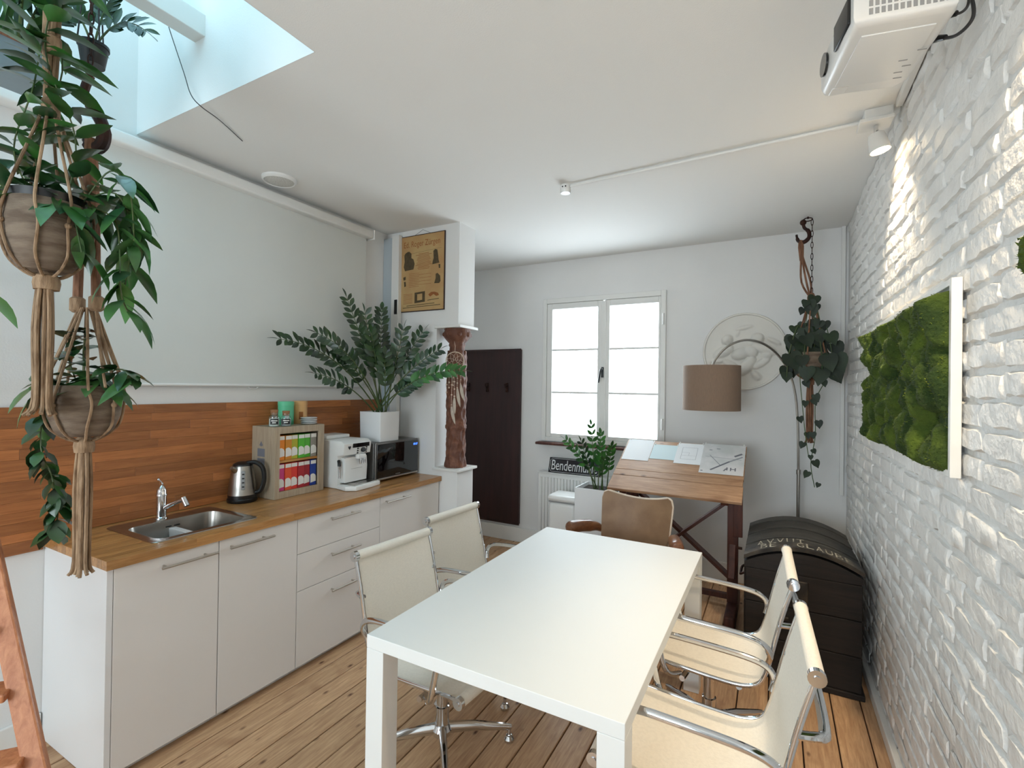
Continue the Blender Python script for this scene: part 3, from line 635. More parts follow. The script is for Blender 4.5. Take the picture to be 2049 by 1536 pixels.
# projection screen
ps = thing('projection_screen', 'white roll-down projection screen with housing along the left wall', 'projection screen', (XL, 1.85, 1.6))
obj('housing', MB().rbox(XL + .001, XL + .085, .62, 2.86, 2.785, 2.85, .012), M['whiteplastic'], ps, smooth=True)
obj('end_cap', MB().rbox(XL + .001, XL + .09, 2.8605, 2.872, 2.78, 2.855, .004), M['whiteplastic'], ps, smooth=True)
M['screen'] = mat('matte_screen_cloth', (214, 216, 212), .95, var=.01, bump=.05, bscale=300)
obj('screen_cloth', MB().box(XL + .03, XL + .032, .94, 2.83, 1.612, 2.79), M['screen'], ps)
obj('bottom_bar', MB().tube([(XL + .031, .93, 1.606), (XL + .031, 2.84, 1.606)], .0085, 12), M['whiteplastic'], ps, smooth=True)
obj('pull_tab', MB().tube([(XL + .031, 1.9 + .03 * math.cos(PI + PI * i / 10), 1.597 + .016 * math.sin(PI + PI * i / 10)) for i in range(11)], .003, 6), M['whiteplastic'], ps, smooth=True)
# ================================================================ MEETING TABLE AND CHAIRS
tx0, tx1, ty0, ty1 = -1.272, -.341, 1.283, 2.835
tt = thing('meeting_table', 'large white rectangular meeting table with square legs', 'table', ((tx0 + tx1) / 2, (ty0 + ty1) / 2, 0))
obj('tabletop', MB().box(tx0, tx1, ty0, ty1, .684, .73), M['table'], tt, bevel=.002)
for x in (tx0, tx1 - .078):
    for y in (ty0, ty1 - .078): obj('leg', MB().box(x, x + .078, y, y + .078, 0, .6835), M['table'], tt, bevel=.002)
PROF = smooth_path([(.285, .437), (.24, .441), (.1, .428), (-.06, .415), (-.15, .418), (-.205, .445), (-.232, .51), (-.252, .6), (-.282, .73), (-.318, .86)], 4)
PROF = [(p.x, p.y) for p in [Vector((a[0], a[1], 0)) for a in PROF]]
def make_chair(label):
    t = thing('office_chair', label, 'chair', local=True, group='white mesh office chairs around the meeting table')
    W2 = .222
    n = len(PROF); nrm = []
    for i in range(n):
        a = Vector((PROF[min(i + 1, n - 1)][0] - PROF[max(i - 1, 0)][0], PROF[min(i + 1, n - 1)][1] - PROF[max(i - 1, 0)][1])).normalized(); nrm.append(Vector((-a.y, a.x)))
    sl = MB(); NV = 10
    for s in (1, -1):
        for i in range(n):
            for j in range(NV + 1):
                v = j / NV * 2 - 1; sag = (1 - v * v) * .012
                d = (.003 * s) + sag * (1 if True else 0)
                sl.v.append(Vector((PROF[i][0] + nrm[i].x * d, v * W2, PROF[i][1] + nrm[i].y * d)))
    K = n * (NV + 1)
    for s in (0, 1):
        for i in range(n - 1):
            for j in range(NV):
                q = (s * K + i * (NV + 1) + j, s * K + i * (NV + 1) + j + 1, s * K + (i + 1) * (NV + 1) + j + 1, s * K + (i + 1) * (NV + 1) + j)
                sl.f.append(q if s else q[::-1])
    obj('mesh_sling', sl, M['mesh'], t, smooth=True, ang=60)
    for i, nm in ((n - 1, 'top_roll'), (0, 'front_roll')):
        c = PROF[i]; o = obj(nm, MB().tube([(c[0], -W2 - .002, c[1]), (c[0], W2 + .002, c[1])], .021, 16), M['mesh'], t, smooth=True)
        for s in (-1, 1):
            e = obj('end_cap', MB().cyl((c[0], s * (W2 + .0021), c[1]), (c[0], s * (W2 + .02), c[1]), .023, 18).cyl((c[0], s * (W2 + .02), c[1]), (c[0], s * (W2 + .023), c[1]), .009, 12), M['chrome'], o, smooth=True)
    for s in (-1, 1):
        y = s * (W2 + .009)
        obj('side_rail', MB().tube([(p[0], y, p[1]) for p in PROF], .009, 10, flat=.8), M['chrome'], t, smooth=True)
        ya = s * (W2 + .034)
        arm = smooth_path([(-.232, y + s * .006, .535), (-.24, ya - s * .004, .575), (-.215, ya, .612), (-.14, ya, .632), (.04, ya, .645), (.15, ya, .648), (.192, ya, .632), (.2, ya, .59), (.185, ya, .51), (.165, ya, .43), (.14, ya - s * .01, .395), (.1, y - s * .02, .388)], 5)
        obj('armrest', MB().tube(arm, .0105, 10, flat=1.25), M['chrome'], t, smooth=True)
    obj('seat_stretcher', MB().tube([(.09, -W2 - .02, .385), (.07, -.1, .372), (.07, .1, .372), (.09, W2 + .02, .385)], .012, 10), M['chrome'], t, smooth=True)
    obj('seat_stretcher', MB().tube([(-.13, -W2 - .006, .405), (-.11, -.1, .378), (-.11, .1, .378), (-.13, W2 + .006, .405)], .012, 10), M['chrome'], t, smooth=True)
    obj('back_stretcher', MB().tube(smooth_path([(-.272, -W2 - .004, .69), (-.325, -W2 + .02, .685), (-.345, -W2 + .055, .68), (-.35, 0, .68), (-.345, W2 - .055, .68), (-.325, W2 - .02, .685), (-.272, W2 + .004, .69)], 4), .011, 10, flat=1.4), M['chrome'], t, smooth=True)
    obj('tilt_mechanism', MB().rbox(-.13, .1, -.045, .045, .335, .372, .01), M['black'], t, smooth=True)
    obj('column', MB().lathe([(.031, .12), (.031, .2), (.025, .202), (.025, .325), (.034, .326), (.034, .338)], (0, 0, 0), 20), M['chrome'], t, smooth=True)
    hub = obj('base_hub', MB().lathe([(.02, .065), (.04, .075), (.045, .1), (.034, .122)], (0, 0, 0), 20), M['chrome'], t, smooth=True)
    for q in range(4):
        w = PI / 4 + q * PI / 2; d = Vector((math.cos(w), math.sin(w), 0))
        ra = [(d * .03) + Vector((0, 0, .1)), (d * .15) + Vector((0, 0, .092)), (d * .29) + Vector((0, 0, .068)), (d * .315) + Vector((0, 0, .064))]
        arm_ = obj('base_arm', MB().tube(ra, [.026, .022, .015, .011], 10, flat=.75), M['chrome'], t, smooth=True)
        e = d * .305
        obj('glide', MB().cyl(e + Vector((0, 0, .028)), e + Vector((0, 0, .062)), .008, 8).lathe([(.012, 0), (.022, .002), (.024, .014), (.014, .028), (.006, .03)], e, 14), M['chrome'], arm_, smooth=True)
    return t
ch = make_chair('white mesh office chair left of the table, nearest the viewer')
specs = [((-1.288, 1.765), -.09, None), ((-1.378, 2.375), -.075, 'white mesh office chair left of the table, nearest the back wall'),
         ((-.222, 1.745), PI + .04, 'white mesh office chair right of the table, nearest the viewer'), ((-.255, 2.425), PI + .03, 'white mesh office chair right of the table, in front of the black chest')]
src = ch
for i, (p, a, lb) in enumerate(specs):
    c = src if i == 0 else copy_tree(src)
    c.location = (p[0], p[1], 0); c.rotation_euler = (0, 0, a)
    if lb: c['label'] = lb

# ================================================================ DRAFTING TABLE
dt = thing('drafting_table', 'old wooden drafting table with tilted plank top and dark crossed legs', 'drafting table', (-.64, 3.85, 0))
BA = math.atan2(.305, .6); BM = Matrix.Translation((-1.09, 3.5, .885)) @ Matrix.Rotation(BA, 4, 'X')
bw_, bl_ = .905, .673
ed = [0, .172, .248, .42, .55, bl_]
for i in range(5):
    obj('board', MB().cbox(random.uniform(-.002, .002), bw_ + random.uniform(-.003, .003), ed[i] + .0022, ed[i + 1] - .0022, -.024, random.uniform(-.0012, 0), .0025).xf(BM), M['drafttop'], dt)
for x in (.08, bw_ - .13): obj('batten', MB().box(x, x + .05, .03, bl_ - .02, -.065, -.0245).xf(BM), M['darkwood'], dt, bevel=.003)
def beam(a, b, w, h, up=(0, 1, 0)):
    a, b = Vector(a), Vector(b); L_ = (b - a).length
    return MB().box(0, L_, -w / 2, w / 2, -h / 2, h / 2).xf(Matrix.Translation(a) @ rot_to(b - a, up))
for x in (-.985, -.255):
    obj('upright', beam((x, 3.83, .1), (x, 3.8, .95), .055, .07, (1, 0, 0)), M['darkwood'], dt, bevel=.004)
    obj('strut', beam((x - .001, 3.72, .3), (x - .001, 4.0, 1.04), .03, .045, (1, 0, 0)), M['darkwood'], dt, bevel=.004)
    obj('foot', MB().rbox(x - .035, x + .035, 3.55, 4.12, 0, .1, .012), M['darkwood'], dt, smooth=True)
    obj('upper_block', beam((x + .034, 3.79, .58), (x + .034, 3.77, .92), .02, .06, (1, 0, 0)), M['darkwood'], dt, bevel=.003)
    for z in (.5, .72, .8): obj('bolt', MB().cyl((x + .028, 3.8, z), (x + .062, 3.8, z), .01, 8), M['iron'], dt, smooth=True)
obj('cross_brace', beam((-.99, 3.86, .2), (-.26, 3.86, .84), .022, .082), M['darkwood'], dt, bevel=.003)
obj('cross_brace', beam((-.26, 3.885, .24), (-.99, 3.885, .84), .022, .082), M['darkwood'], dt, bevel=.003)
obj('foot_rail', MB().box(-.95, -.29, 3.98, 4.02, .05, .09), M['darkwood'], dt, bevel=.004)
def sheet(label, u0, u1, v0, v1, m, lift, skew=0, prints=()):
    t = thing('paper_sheet', label, 'paper', BM @ Vector(((u0 + u1) / 2, (v0 + v1) / 2, lift)), group='drawings pinned on the drafting table')
    obj('page', MB().box(u0, u1, v0, v1, lift, lift + .0007).xf(BM @ Matrix.Translation((0, 0, 0)) @ Matrix.Rotation(skew, 4, 'Z')), m, t)
    for pr in prints:
        obj('printed_line', pr[0].xf(BM @ Matrix.Translation((0, 0, lift + .0008)) @ Matrix.Rotation(skew, 4, 'Z')), pr[1], t)
    for (pu, pv) in ((u0 + .012, v1 - .01), (u1 - .012, v1 - .01)):
        p = BM @ Vector((pu, pv, lift + .001)); nrm = (BM.to_3x3() @ Vector((0, 0, 1)))
        obj('pin', MB().tube([p, p + nrm * .006, p + nrm * .007, p + nrm * .016], [.004, .003, .0045, .0045], 8), M['white'], t, smooth=True)
def strip(x0, y0, x1, y1, w):
    d = Vector((x1 - x0, y1 - y0, 0)); n_ = Vector((-d.y, d.x, 0)).normalized() * w / 2; a = Vector((x0, y0, 0)); b = Vector((x1, y1, 0))
    return MB().add([a - n_, b - n_, b + n_, a + n_], [(0, 1, 2, 3)])
sheet('blank white sheet pinned at the left of the drafting table', .012, .222, .375, .671, M['paper'], .001)
sheet('small pale blue sheet between the blank page and floor plan', .225, .425, .413, .618, M['paperblue'], .0005)
fp = [strip(.455, .44, .455, .6, .002), strip(.565, .44, .565, .6, .002), strip(.455, .44, .565, .44, .002), strip(.455, .6, .565, .6, .002), strip(.455, .49, .565, .49, .0015), strip(.455, .53, .51, .53, .0015), strip(.51, .49, .51, .53, .0015)]
sheet('white sheet with a floor plan in the middle of the drafting table', .413, .61, .378, .66, M['paper'], .0014, prints=[(f, M['ink']) for f in fp])
mp_ = [(strip(.68, .33, .8, .45, .014), M['inkdark']), (strip(.8, .45, .885, .52, .014), M['ink']), (strip(.83, .52, .88, .56, .018), M['inkdark']), (strip(.63, .5, .88, .48, .004), M['ink']), (strip(.66, .52, .74, .4, .006), M['ink']),
       (strip(.79, .34, .79, .375, .01), M['inkdark']), (strip(.815, .335, .815, .375, .008), M['inkdark']), (strip(.845, .335, .845, .375, .008), M['inkdark']), (strip(.815, .355, .845, .355, .008), M['inkdark']), (strip(.77, .33, .785, .36, .01), M['inkdark']),
       (strip(.65, .59, .67, .59, .012), M['ink']), (strip(.7, .61, .725, .61, .01), M['ink']), (strip(.615, .315, .63, .315, .01), M['inkdark'])]
sheet('large printed site map with grey roads on the drafting table', .605, .9, .287, .674, M['papermap'], .0022, prints=mp_)

# ================================================================ TAN ARMCHAIR
ac = thing('wooden_armchair', 'tan leather armchair with curved wooden armrests at the table end', 'armchair', (-.845, 3.1, 0), PI - .1, local=True)
# local: +y is the way it faces
bk = MB()
def bshape(u, v, off):
    w = .225 + .02 * v - .012 * (1 - v) ** 2; xx = (u * 2 - 1)
    top = .905 - .045 * (1 - xx * xx) + (.0 if abs(xx) < .9 else -.02 * (abs(xx) - .9) / .1)
    z = .43 + (top - .43) * v; y = -.2 - .085 * v + .055 * (xx * xx) + off
    cr = 1 - .05 * max(0, (abs(v - .5) * 2 - .85) / .15)
    return (xx * w * cr, y, z)
bk.grid(lambda u, v: bshape(u, v, .018), 20, 12); k = len(bk.v); bk.grid(lambda u, v: bshape(u, v, -.018), 20, 12, flip=True)
nb = 13
for i in range(20):
    for (j) in (0, 12):
        a = i * nb + j; b = (i + 1) * nb + j; q = (a, b, k + b, k + a); bk.f.append(q if j == 12 else q[::-1])
for j in range(12):
    for i in (0, 20):
        a = i * nb + j; b = i * nb + j + 1; q = (a, b, k + b, k + a); bk.f.append(q[::-1] if i == 20 else q)
obj('backrest', bk, M['leather'], ac, smooth=True, ang=60)
ring = [bshape(i / 30, 1, 0) for i in range(31)]
ring = [bshape(0, j / 12, 0) for j in range(13)] + ring[1:] + [bshape(1, 1 - j / 12, 0) for j in range(1, 13)]
obj('piping', MB().tube(ring, .009, 8), M['piping'], ac, smooth=True)
obj('seat', MB().rbox(-.23, .23, -.2, .27, .39, .46, .03), M['leather'], ac, smooth=True)
obj('seat_frame', MB().rbox(-.235, .235, -.21, .26, .345, .389, .01), M['armwood'], ac, smooth=True)
for s in (-1, 1):
    ar = smooth_path([(s * .215, -.24, .6), (s * .265, -.16, .65), (s * .305, -.06, .672), (s * .335, .02, .68), (s * .36, .09, .676)], 6)
    obj('armrest', MB().tube(ar, [.014 + .028 * min(1, i / 10) for i in range(len(ar) - 3)] + [.041, .034, .014], 12, flat=1.0).xf(Matrix.Diagonal((1, 1, 1, 1))), M['armwood'], ac, smooth=True)
    obj('leg', MB().tube([(s * .33, .0, .63), (s * .27, .14, .36), (s * .235, .2, .0)], [.018, .021, .014], 10), M['armwood'], ac, smooth=True)
    obj('leg', MB().tube([(s * .2, -.19, .44), (s * .2, -.25, 0)], [.021, .014], 10), M['armwood'], ac, smooth=True)
    obj('back_post', MB().tube([(s * .19, -.2, .4), (s * .195, -.235, .56), (s * .2, -.262, .68)], [.016, .015, .01], 8), M['armwood'], ac, smooth=True)

# ================================================================ CHEST
cx0, cx1, cyf, cyb = -.15, .425, 3.12, 3.92
ck = thing('domed_chest', 'old black wooden chest with domed lid and faded painted letters', 'chest', (.14, 3.5, 0))
obj('body', MB().box(cx0 + .02, cx1 - .02, cyf + .02, cyb - .02, .03, .6), M['chestwood'], ck)
for i in range(3):
    z = .03 + i * .19; obj('front_board', MB().cbox(cx0 + .01, cx1 - .01, cyf + .004, cyf + .0195, z + .001, z + .188, .003), M['chestwood'], ck)
for i in range(3):
    z = .03 + i * .19; obj('side_board', MB().cbox(cx0 + .004, cx0 + .0195, cyf + .02, cyb - .02, z + .001, z + .188, .003), M['chestwood'], ck)
obj('base_moulding', MB().box(cx0 - .005, cx1 + .005, cyf - .006, cyb, 0, .03), M['chestwood'], ck, bevel=.005)
def arcz(u): return .655 + .085 * (1 - (2 * u - 1) ** 2)
def lid_piece(y0, y1, lift, th=.022):
    mb = MB(); n_ = 14
    for yy in (y0, y1):
        for i in range(n_ + 1):
            u = i / n_; mb.v.append(Vector((cx0 + (cx1 - cx0) * u, yy, arcz(u) + lift)))
        for i in range(n_ + 1):
            u = 1 - i / n_; mb.v.append(Vector((cx0 + (cx1 - cx0) * u, yy, arcz(u) + lift - th)))
    N2 = 2 * (n_ + 1)
    for i in range(N2): mb.f.append((i, (i + 1) % N2, N2 + (i + 1) % N2, N2 + i))
    for o_ in (0, N2):
        for i in range(n_):
            q = (o_ + i, o_ + i + 1, o_ + N2 - 2 - i, o_ + N2 - 1 - i); mb.f.append(q[::-1] if o_ == 0 else q)
    return mb
lid = obj('lid', MB().prism([(cx0 + .004, .601)] + [(cx0 + .004 + (cx1 - cx0 - .008) * i / 14, arcz(i / 14) - .024) for i in range(15)] + [(cx1 - .004, .601)], cyf + .004, cyb - .004, 'y'), M['chestwood'], ck)
lys = [3.12, 3.235, 3.36, 3.5, 3.6, 3.7, 3.81, 3.92]; lf = [.012, .0, .004, -.002, .003, -.001, .004]
for i in range(7):
    obj('lid_board', lid_piece(lys[i] + .0015, lys[i + 1] - .0015, lf[i]), M['chestband'] if i == 0 else M['chestlid'], lid, smooth=True, ang=50)
def lid_text(txt, u0, u1, y0, y1, lift):
    n_ = len(txt)
    for q, chx in enumerate(txt):
        if chx == ' ': continue
        mb = text_mesh(chx, 1.0, .0); lo = min(v.x for v in mb.v); hi = max(v.x for v in mb.v); bl = min(v.y for v in mb.v); bh = max(v.y for v in mb.v)
        a0 = u0 + (u1 - u0) * (q + .1) / n_; a1 = u0 + (u1 - u0) * (q + .85) / n_
        for i, v in enumerate(mb.v):
            u = a0 + (a1 - a0) * (v.x - lo) / (hi - lo); yy = y0 + (y1 - y0) * (v.y - bl) / (bh - bl)
            mb.v[i] = Vector((cx0 + (cx1 - cx0) * u, yy, arcz(u) + lift + .0012))
        o = obj('painted_letter', mb, M['chalk'], lid); o['label'] = 'faded painted letter'
lid_text('BE  GLAUBE', .14, .93, 3.138, 3.222, .012); lid_text('AVVUT', .1, .55, 3.25, 3.345, 0)
for y in (3.3, 3.72): obj('iron_strap', MB().box(cx0 - .006, cx0 + .003, y, y + .04, .1, .62), M['chestband'], ck, bevel=.002)
obj('lock_hasp', MB().rbox(.09, .17, cyf - .008, cyf + .004, .45, .57, .006), M['chestband'], ck, smooth=True)
obj('side_handle', MB().tube(smooth_path([(cx0, 3.42, .47), (cx0 - .03, 3.43, .45), (cx0 - .035, 3.5, .43), (cx0 - .03, 3.57, .45), (cx0, 3.58, .47)], 5), .008, 8), M['iron'], ck, smooth=True)
obj('front_handle', MB().rbox(-.02, .08, cyf - .012, cyf + .004, .34, .36, .005), M['chestband'], ck, smooth=True)

# ================================================================ ARC LAMP
al = thing('arc_floor_lamp', 'arc floor lamp with taupe drum shade over the drafting table', 'floor lamp', (.17, 4.36, 0))
obj('base', MB().lathe([(0, 0), (.14, 0), (.14, .02), (.13, .028), (.02, .03), (0, .03)], (.165, 4.33, 0), 32, cap=False), M['steel'], al, smooth=True)
obj('lower_pole', MB().cyl((.165, 4.36, .03), (.165, 4.36, .985), .0125, 12), M['steel'], al, smooth=True)
obj('joint', MB().cyl((.165, 4.36, .975), (.165, 4.36, 1.01), .016, 12), M['steel'], al, smooth=True)
obj('arc_arm', MB().tube(smooth_path([(.165, 4.36, .99), (.155, 4.35, 1.4), (.125, 4.33, 1.66), (.055, 4.28, 1.84), (-.06, 4.21, 1.965), (-.195, 4.13, 2.005), (-.32, 4.06, 1.955), (-.4, 4.015, 1.86), (-.428, 4.0, 1.79)], 6), .009, 10), M['steel'], al, smooth=True)
sx, sy, sz = -.43, 4.0, 1.632
sd = obj('lamp_shade', MB().lathe([(.208, sz - .17), (.206, sz + .17), (.203, sz + .17), (.205, sz - .17)], (sx, sy, 0), 48, cap=False), M['shade'], al, smooth=True)
sd.data.polygons.foreach_set('use_smooth', [True] * len(sd.data.polygons))
sp_ = MB()
for q in range(3): sp_.cyl((sx, sy, sz + .15), (sx + .204 * math.cos(q * 2.094), sy + .204 * math.sin(q * 2.094), sz + .16), .003, 6)
obj('shade_spider', sp_, M['steel'], sd); obj('lamp_socket', MB().cyl((sx, sy, sz + .06), (sx, sy, sz + .165), .02, 12), M['whiteplastic'], al, smooth=True)
obj('bulb', MB().ball((sx, sy, sz + .02), .035, 14, 10), M['ceramic'], al, smooth=True)

# ================================================================ PLASTER MEDALLION (generic relief)
md = thing('plaster_medallion', 'round white plaster relief medallion on the back wall', 'wall relief', (-.232, YB, 1.62))
mc = Vector((-.232, YB, 1.944)); MRr = .325
rg = random.Random(5)
blobs = [(-.13, .1, .045, .045, 0, .05), (.1, .105, .05, .045, 0, .05), (-.16, .0, .09, .045, .5, .035), (.15, .02, .1, .04, -.4, .035), (-.03, -.02, .07, .05, .3, .045), (.05, -.0, .06, .05, -.6, .045), (.02, -.12, .1, .05, .9, .045), (-.1, -.11, .07, .03, -.5, .03), (.13, -.1, .08, .03, .6, .03), (.0, .2, .07, .018, .2, .015),
         (.09, -.2, .05, .03, -.9, .035), (-.21, -.08, .06, .02, .2, .02), (.22, .08, .06, .02, -.5, .025), (-.05, .15, .03, .012, 1.2, .012), (.17, -.03, .04, .04, 0, .03)]
def relief(x, z):
    h = 0
    for bx, bz, a, b, w, H in blobs:
        dx, dz = x - bx, z - bz; u = (dx * math.cos(w) + dz * math.sin(w)) / a; v = (-dx * math.sin(w) + dz * math.cos(w)) / b
        d = u * u + v * v
        if d < 1: h = max(h, H * math.sqrt(1 - d))
    return h + .0015 * math.sin(70 * x + 3 * math.sin(40 * z)) * (1 if h > .004 else 0)
dm = MB(); NR_, NA = 60, 150
for i in range(NR_ + 1):
    r = MRr * .945 * i / NR_
    for j in range(NA):
        w = 2 * PI * j / NA; xx, zz = r * math.cos(w), r * math.sin(w)
        dm.v.append(mc + Vector((xx, -.012 - relief(xx, zz), zz)))
for i in range(NR_):
    for j in range(NA): dm.f.append((i * NA + j, i * NA + (j + 1) % NA, (i + 1) * NA + (j + 1) % NA, (i + 1) * NA + j))
obj('relief', dm, M['plaster'], md, smooth=True, ang=80)
rim = MB().lathe([(MRr * .94, 0), (MRr * .94, .014), (MRr * .955, .022), (MRr * .985, .022), (MRr, .012), (MRr, 0)], (0, 0, 0), 96, cap=False).xf(Matrix.Translation(mc - Vector((0, .0005, 0))) @ Matrix.Rotation(PI / 2, 4, 'X'))
obj('rim', rim, M['plaster'], md, smooth=True)
# ================================================================ DARK COAT BOARD
cb = thing('coat_board', 'tall dark brown wooden board with coat hooks on the back wall', 'coat rack', (-2.83, YB, .18))
obj('panel', MB().box(-3.33, -2.335, YB - .022, YB - .001, .19, 2.012), M['darkbrown'], cb, bevel=.002)
for b in ((-3.33, -2.335, 1.995, 2.02), (-3.33, -2.335, .175, .2)): obj('edge_strip', MB().box(b[0], b[1], YB - .03, YB - .022, b[2], b[3]), M['darkbrown'], cb, bevel=.002)
obj('edge_strip', MB().box(-2.355, -2.335, YB - .03, YB - .022, .2, 1.995), M['darkbrown'], cb, bevel=.002)
for x in (-2.5, -2.74, -2.98):
    obj('hook', MB().rbox(x - .012, x + .012, YB - .03, YB - .022, 1.56, 1.66, .003).tube(smooth_path([(x, YB - .03, 1.62), (x, YB - .06, 1.615), (x, YB - .075, 1.65)], 4), .005, 8).tube(smooth_path([(x, YB - .03, 1.58), (x, YB - .05, 1.565), (x, YB - .058, 1.585)], 4), .005, 8), M['iron'], cb, smooth=True)
# ================================================================ RADIATOR, SIGN, BIN
rd = thing('radiator', 'white ribbed panel radiator under the window', 'radiator', (-1.55, 4.4, .13))
rx0, rx1, rz0, rz1 = -2.085, -1.05, .15, .765
obj('panel', MB().box(rx0, rx1, 4.425, 4.45, rz0, rz1), M['whiteplastic'], rd, bevel=.004)
obj('top_grille', MB().box(rx0, rx1, 4.405, 4.5, rz1, rz1 + .012), M['whiteplastic'], rd, bevel=.003)
k = 0; x = rx0 + .02
while x < rx1 - .03:
    obj('fin', MB().prism([(x, 4.4249), (x + .006, 4.408), (x + .02, 4.408), (x + .026, 4.4249)], rz0 + .03, rz1 - .04, 'z', .003), M['whiteplastic'], rd, smooth=True); x += .0335
obj('bracket', MB().box(-1.9, -1.86, 4.45, YB - .003, .3, .6), M['whiteplastic'], rd); obj('bracket', MB().box(-1.3, -1.26, 4.45, YB - .003, .3, .6), M['whiteplastic'], rd)
sg = thing('street_sign', 'black enamel street sign with white lettering on the radiator', 'sign', (-1.7, 4.43, .778), 0, local=True)
sg.rotation_euler = (-.28, 0, 0); sg.location = (-1.975, 4.415, .779)
SW, SH = .53, .15
obj('plate', MB().rbox(0, SW, 0, .006, 0, SH, .002), M['signblack'], sg)
def frame_line(parent, x0, x1, z0, z1, w, y, m):
    c = .02; pts = [(x0 + c, z0), (x1 - c, z0), (x1, z0 + c), (x1, z1 - c), (x1 - c, z1), (x0 + c, z1), (x0, z1 - c), (x0, z0 + c)]
    obj('border_line', MB().tube([(p[0], y, p[1]) for p in pts], w, 6, closed=True), m, parent)
frame_line(sg, .012, SW - .012, .01, SH - .01, .0018, -.0004, M['signwhite'])
tm = text_mesh('Bendenmühle', .115, .0008, sx=1.0); lo = min(v.x for v in tm.v); hi = max(v.x for v in tm.v); zl = min(v.y for v in tm.v); zh = max(v.y for v in tm.v)
tm.v = [Vector((.03 + (SW - .06) * (v.x - lo) / (hi - lo), -.0009 - v.z, .028 + .098 * (v.y - zl) / (zh - zl))) for v in tm.v]
o = obj('lettering', tm, M['signwhite'], sg); o['label'] = 'white sign lettering'
bn = thing('pedal_bin', 'white rectangular pedal bin beside the tall white planter', 'waste bin', (-1.66, 4.1, 0))
obj('body', MB().rbox(-1.78, -1.52, 3.985, 4.22, .02, .6, .035, 4), M['whiteplastic'], bn, smooth=True)
obj('lid', MB().rbox(-1.79, -1.512, 3.975, 4.228, .602, .66, .03, 4), M['whiteplastic'], bn, smooth=True)
obj('lid_seam', MB().rbox(-1.777, -1.523, 3.988, 4.217, .594, .606, .004), M['greyplastic'], bn); obj('base_ring', MB().rbox(-1.77, -1.53, 3.995, 4.21, 0, .021, .008), M['black'], bn); obj('pedal', MB().rbox(-1.67, -1.63, 3.95, 4.0, .012, .022, .004), M['greyplastic'], bn)
# ================================================================ CARVED COLUMN AND DREAMCATCHER
cc = (-2.243, 3.2, 0)
co = thing('carved_column', 'carved reddish brown wooden column standing in the wall niche', 'column', (cc[0], cc[1], .975))
carve = lambda w, z: .006 * math.sin(5 * w + 14 * z) * math.sin(23 * z + 1.5 * math.sin(3 * w)) + .003 * math.sin(11 * w - 40 * z) + .002 * math.sin(17 * w + 70 * z)
zs = [.9755 + i * (1.90 - .9755) / 90 for i in range(91)]
def rad(z):
    if z < 1.03: return .083
    if z < 1.05: return .079
    if 1.28 < z < 1.31: return .083
    return .076
obj('shaft', MB().lathe([(rad(z), z) for z in zs], cc, 64, fn=carve), M['carved'], co, smooth=True, ang=70)
cap = [(.06, 1.9), (.058, 1.93), (.066, 1.945), (.062, 1.96), (.08, 1.985), (.1, 2.01), (.104, 2.045), (.1, 2.06), (.104, 2.074)]
obj('capital', MB().lathe(cap, cc, 64, fn=lambda w, z: .008 * abs(math.sin(4 * w)) * (1 if 1.96 < z < 2.05 else .3)), M['carved'], co, smooth=True, ang=60)
for q in range(8):
    w = q * PI / 4; obj('rosette', MB().ball((cc[0] + .1 * math.cos(w), cc[1] + .1 * math.sin(w), 2.028), .02, 10, 7), M['carved'], co, smooth=True)
dc = thing('dreamcatcher', 'pale dreamcatcher with beads and feathers hanging on the carved column', 'dreamcatcher', (-2.17, 3.07, 1.28))
dcc = Vector((-2.175, 3.075, 1.80)); dr_ = .082
ringp = [dcc + Vector((dr_ * math.cos(2 * PI * i / 36), .01 * math.sin(4 * PI * i / 36), dr_ * math.sin(2 * PI * i / 36))) for i in range(36)]
obj('ring', MB().tube(ringp, .004, 8, closed=True), M['bead'], dc, smooth=True)
wb = MB()
for lv, (ra, rb) in enumerate(((1, .66), (.66, .38), (.38, .2))):
    for i in range(9):
        w0 = 2 * PI * (i + .5 * lv) / 9; w1 = w0 + PI / 9; w2 = w0 + 2 * PI / 9
        A = dcc + Vector((math.cos(w0), 0, math.sin(w0))) * dr_ * ra; B = dcc + Vector((math.cos(w1), 0, math.sin(w1))) * dr_ * rb; C2 = dcc + Vector((math.cos(w2), 0, math.sin(w2))) * dr_ * ra
        wb.tube([A, B], .0013, 5); wb.tube([B, C2], .0013, 5)
obj('web', wb, M['bead'], dc)
obj('hanging_string', MB().tube([dcc + Vector((0, 0, dr_)), dcc + Vector((-.03, .045, .13)), (-2.22, 3.13, 1.97)], .0015, 5), M['bead'], dc)
for i, (dx, l0, l1, fe) in enumerate(((-.072, -.04, -.24, 0), (-.05, -.065, -.2, 0), (-.025, -.08, -.34, 1), (.0, -.082, -.27, 1), (.025, -.08, -.2, 1), (.055, -.062, -.17, 1), (-.012, -.082, -.18, 0))):
    st = obj('bead_string', MB().tube([dcc + Vector((dx, 0, l0)), dcc + Vector((dx * 1.05, -.002, l1))], .0013, 5), M['bead'], dc)
    for q in range(3): obj('bead', MB().ball(dcc + Vector((dx * 1.03, -.001, l0 + (l1 - l0) * (.35 + .3 * q))), random.uniform(.005, .0075), 8, 6), M['bead'], st, smooth=True)
    if fe:
        p = dcc + Vector((dx * 1.05, -.002, l1)); dirv = Vector((random.uniform(.1, .35), -.05, -1)).normalized(); Lf = random.uniform(.11, .15)
        fm = MB().grid(lambda u, v: (u * Lf, (v - .5) * .03 * math.sin(PI * min(1, u * .9 + .1)) ** .7, .006 * math.sin(PI * u) - .004 * abs(v - .5)), 8, 4); fm.xf(Matrix.Translation(p) @ rot_to(dirv, (0, -1, 0)))
        obj('feather', fm, M['feather'], st, smooth=True, ang=80)
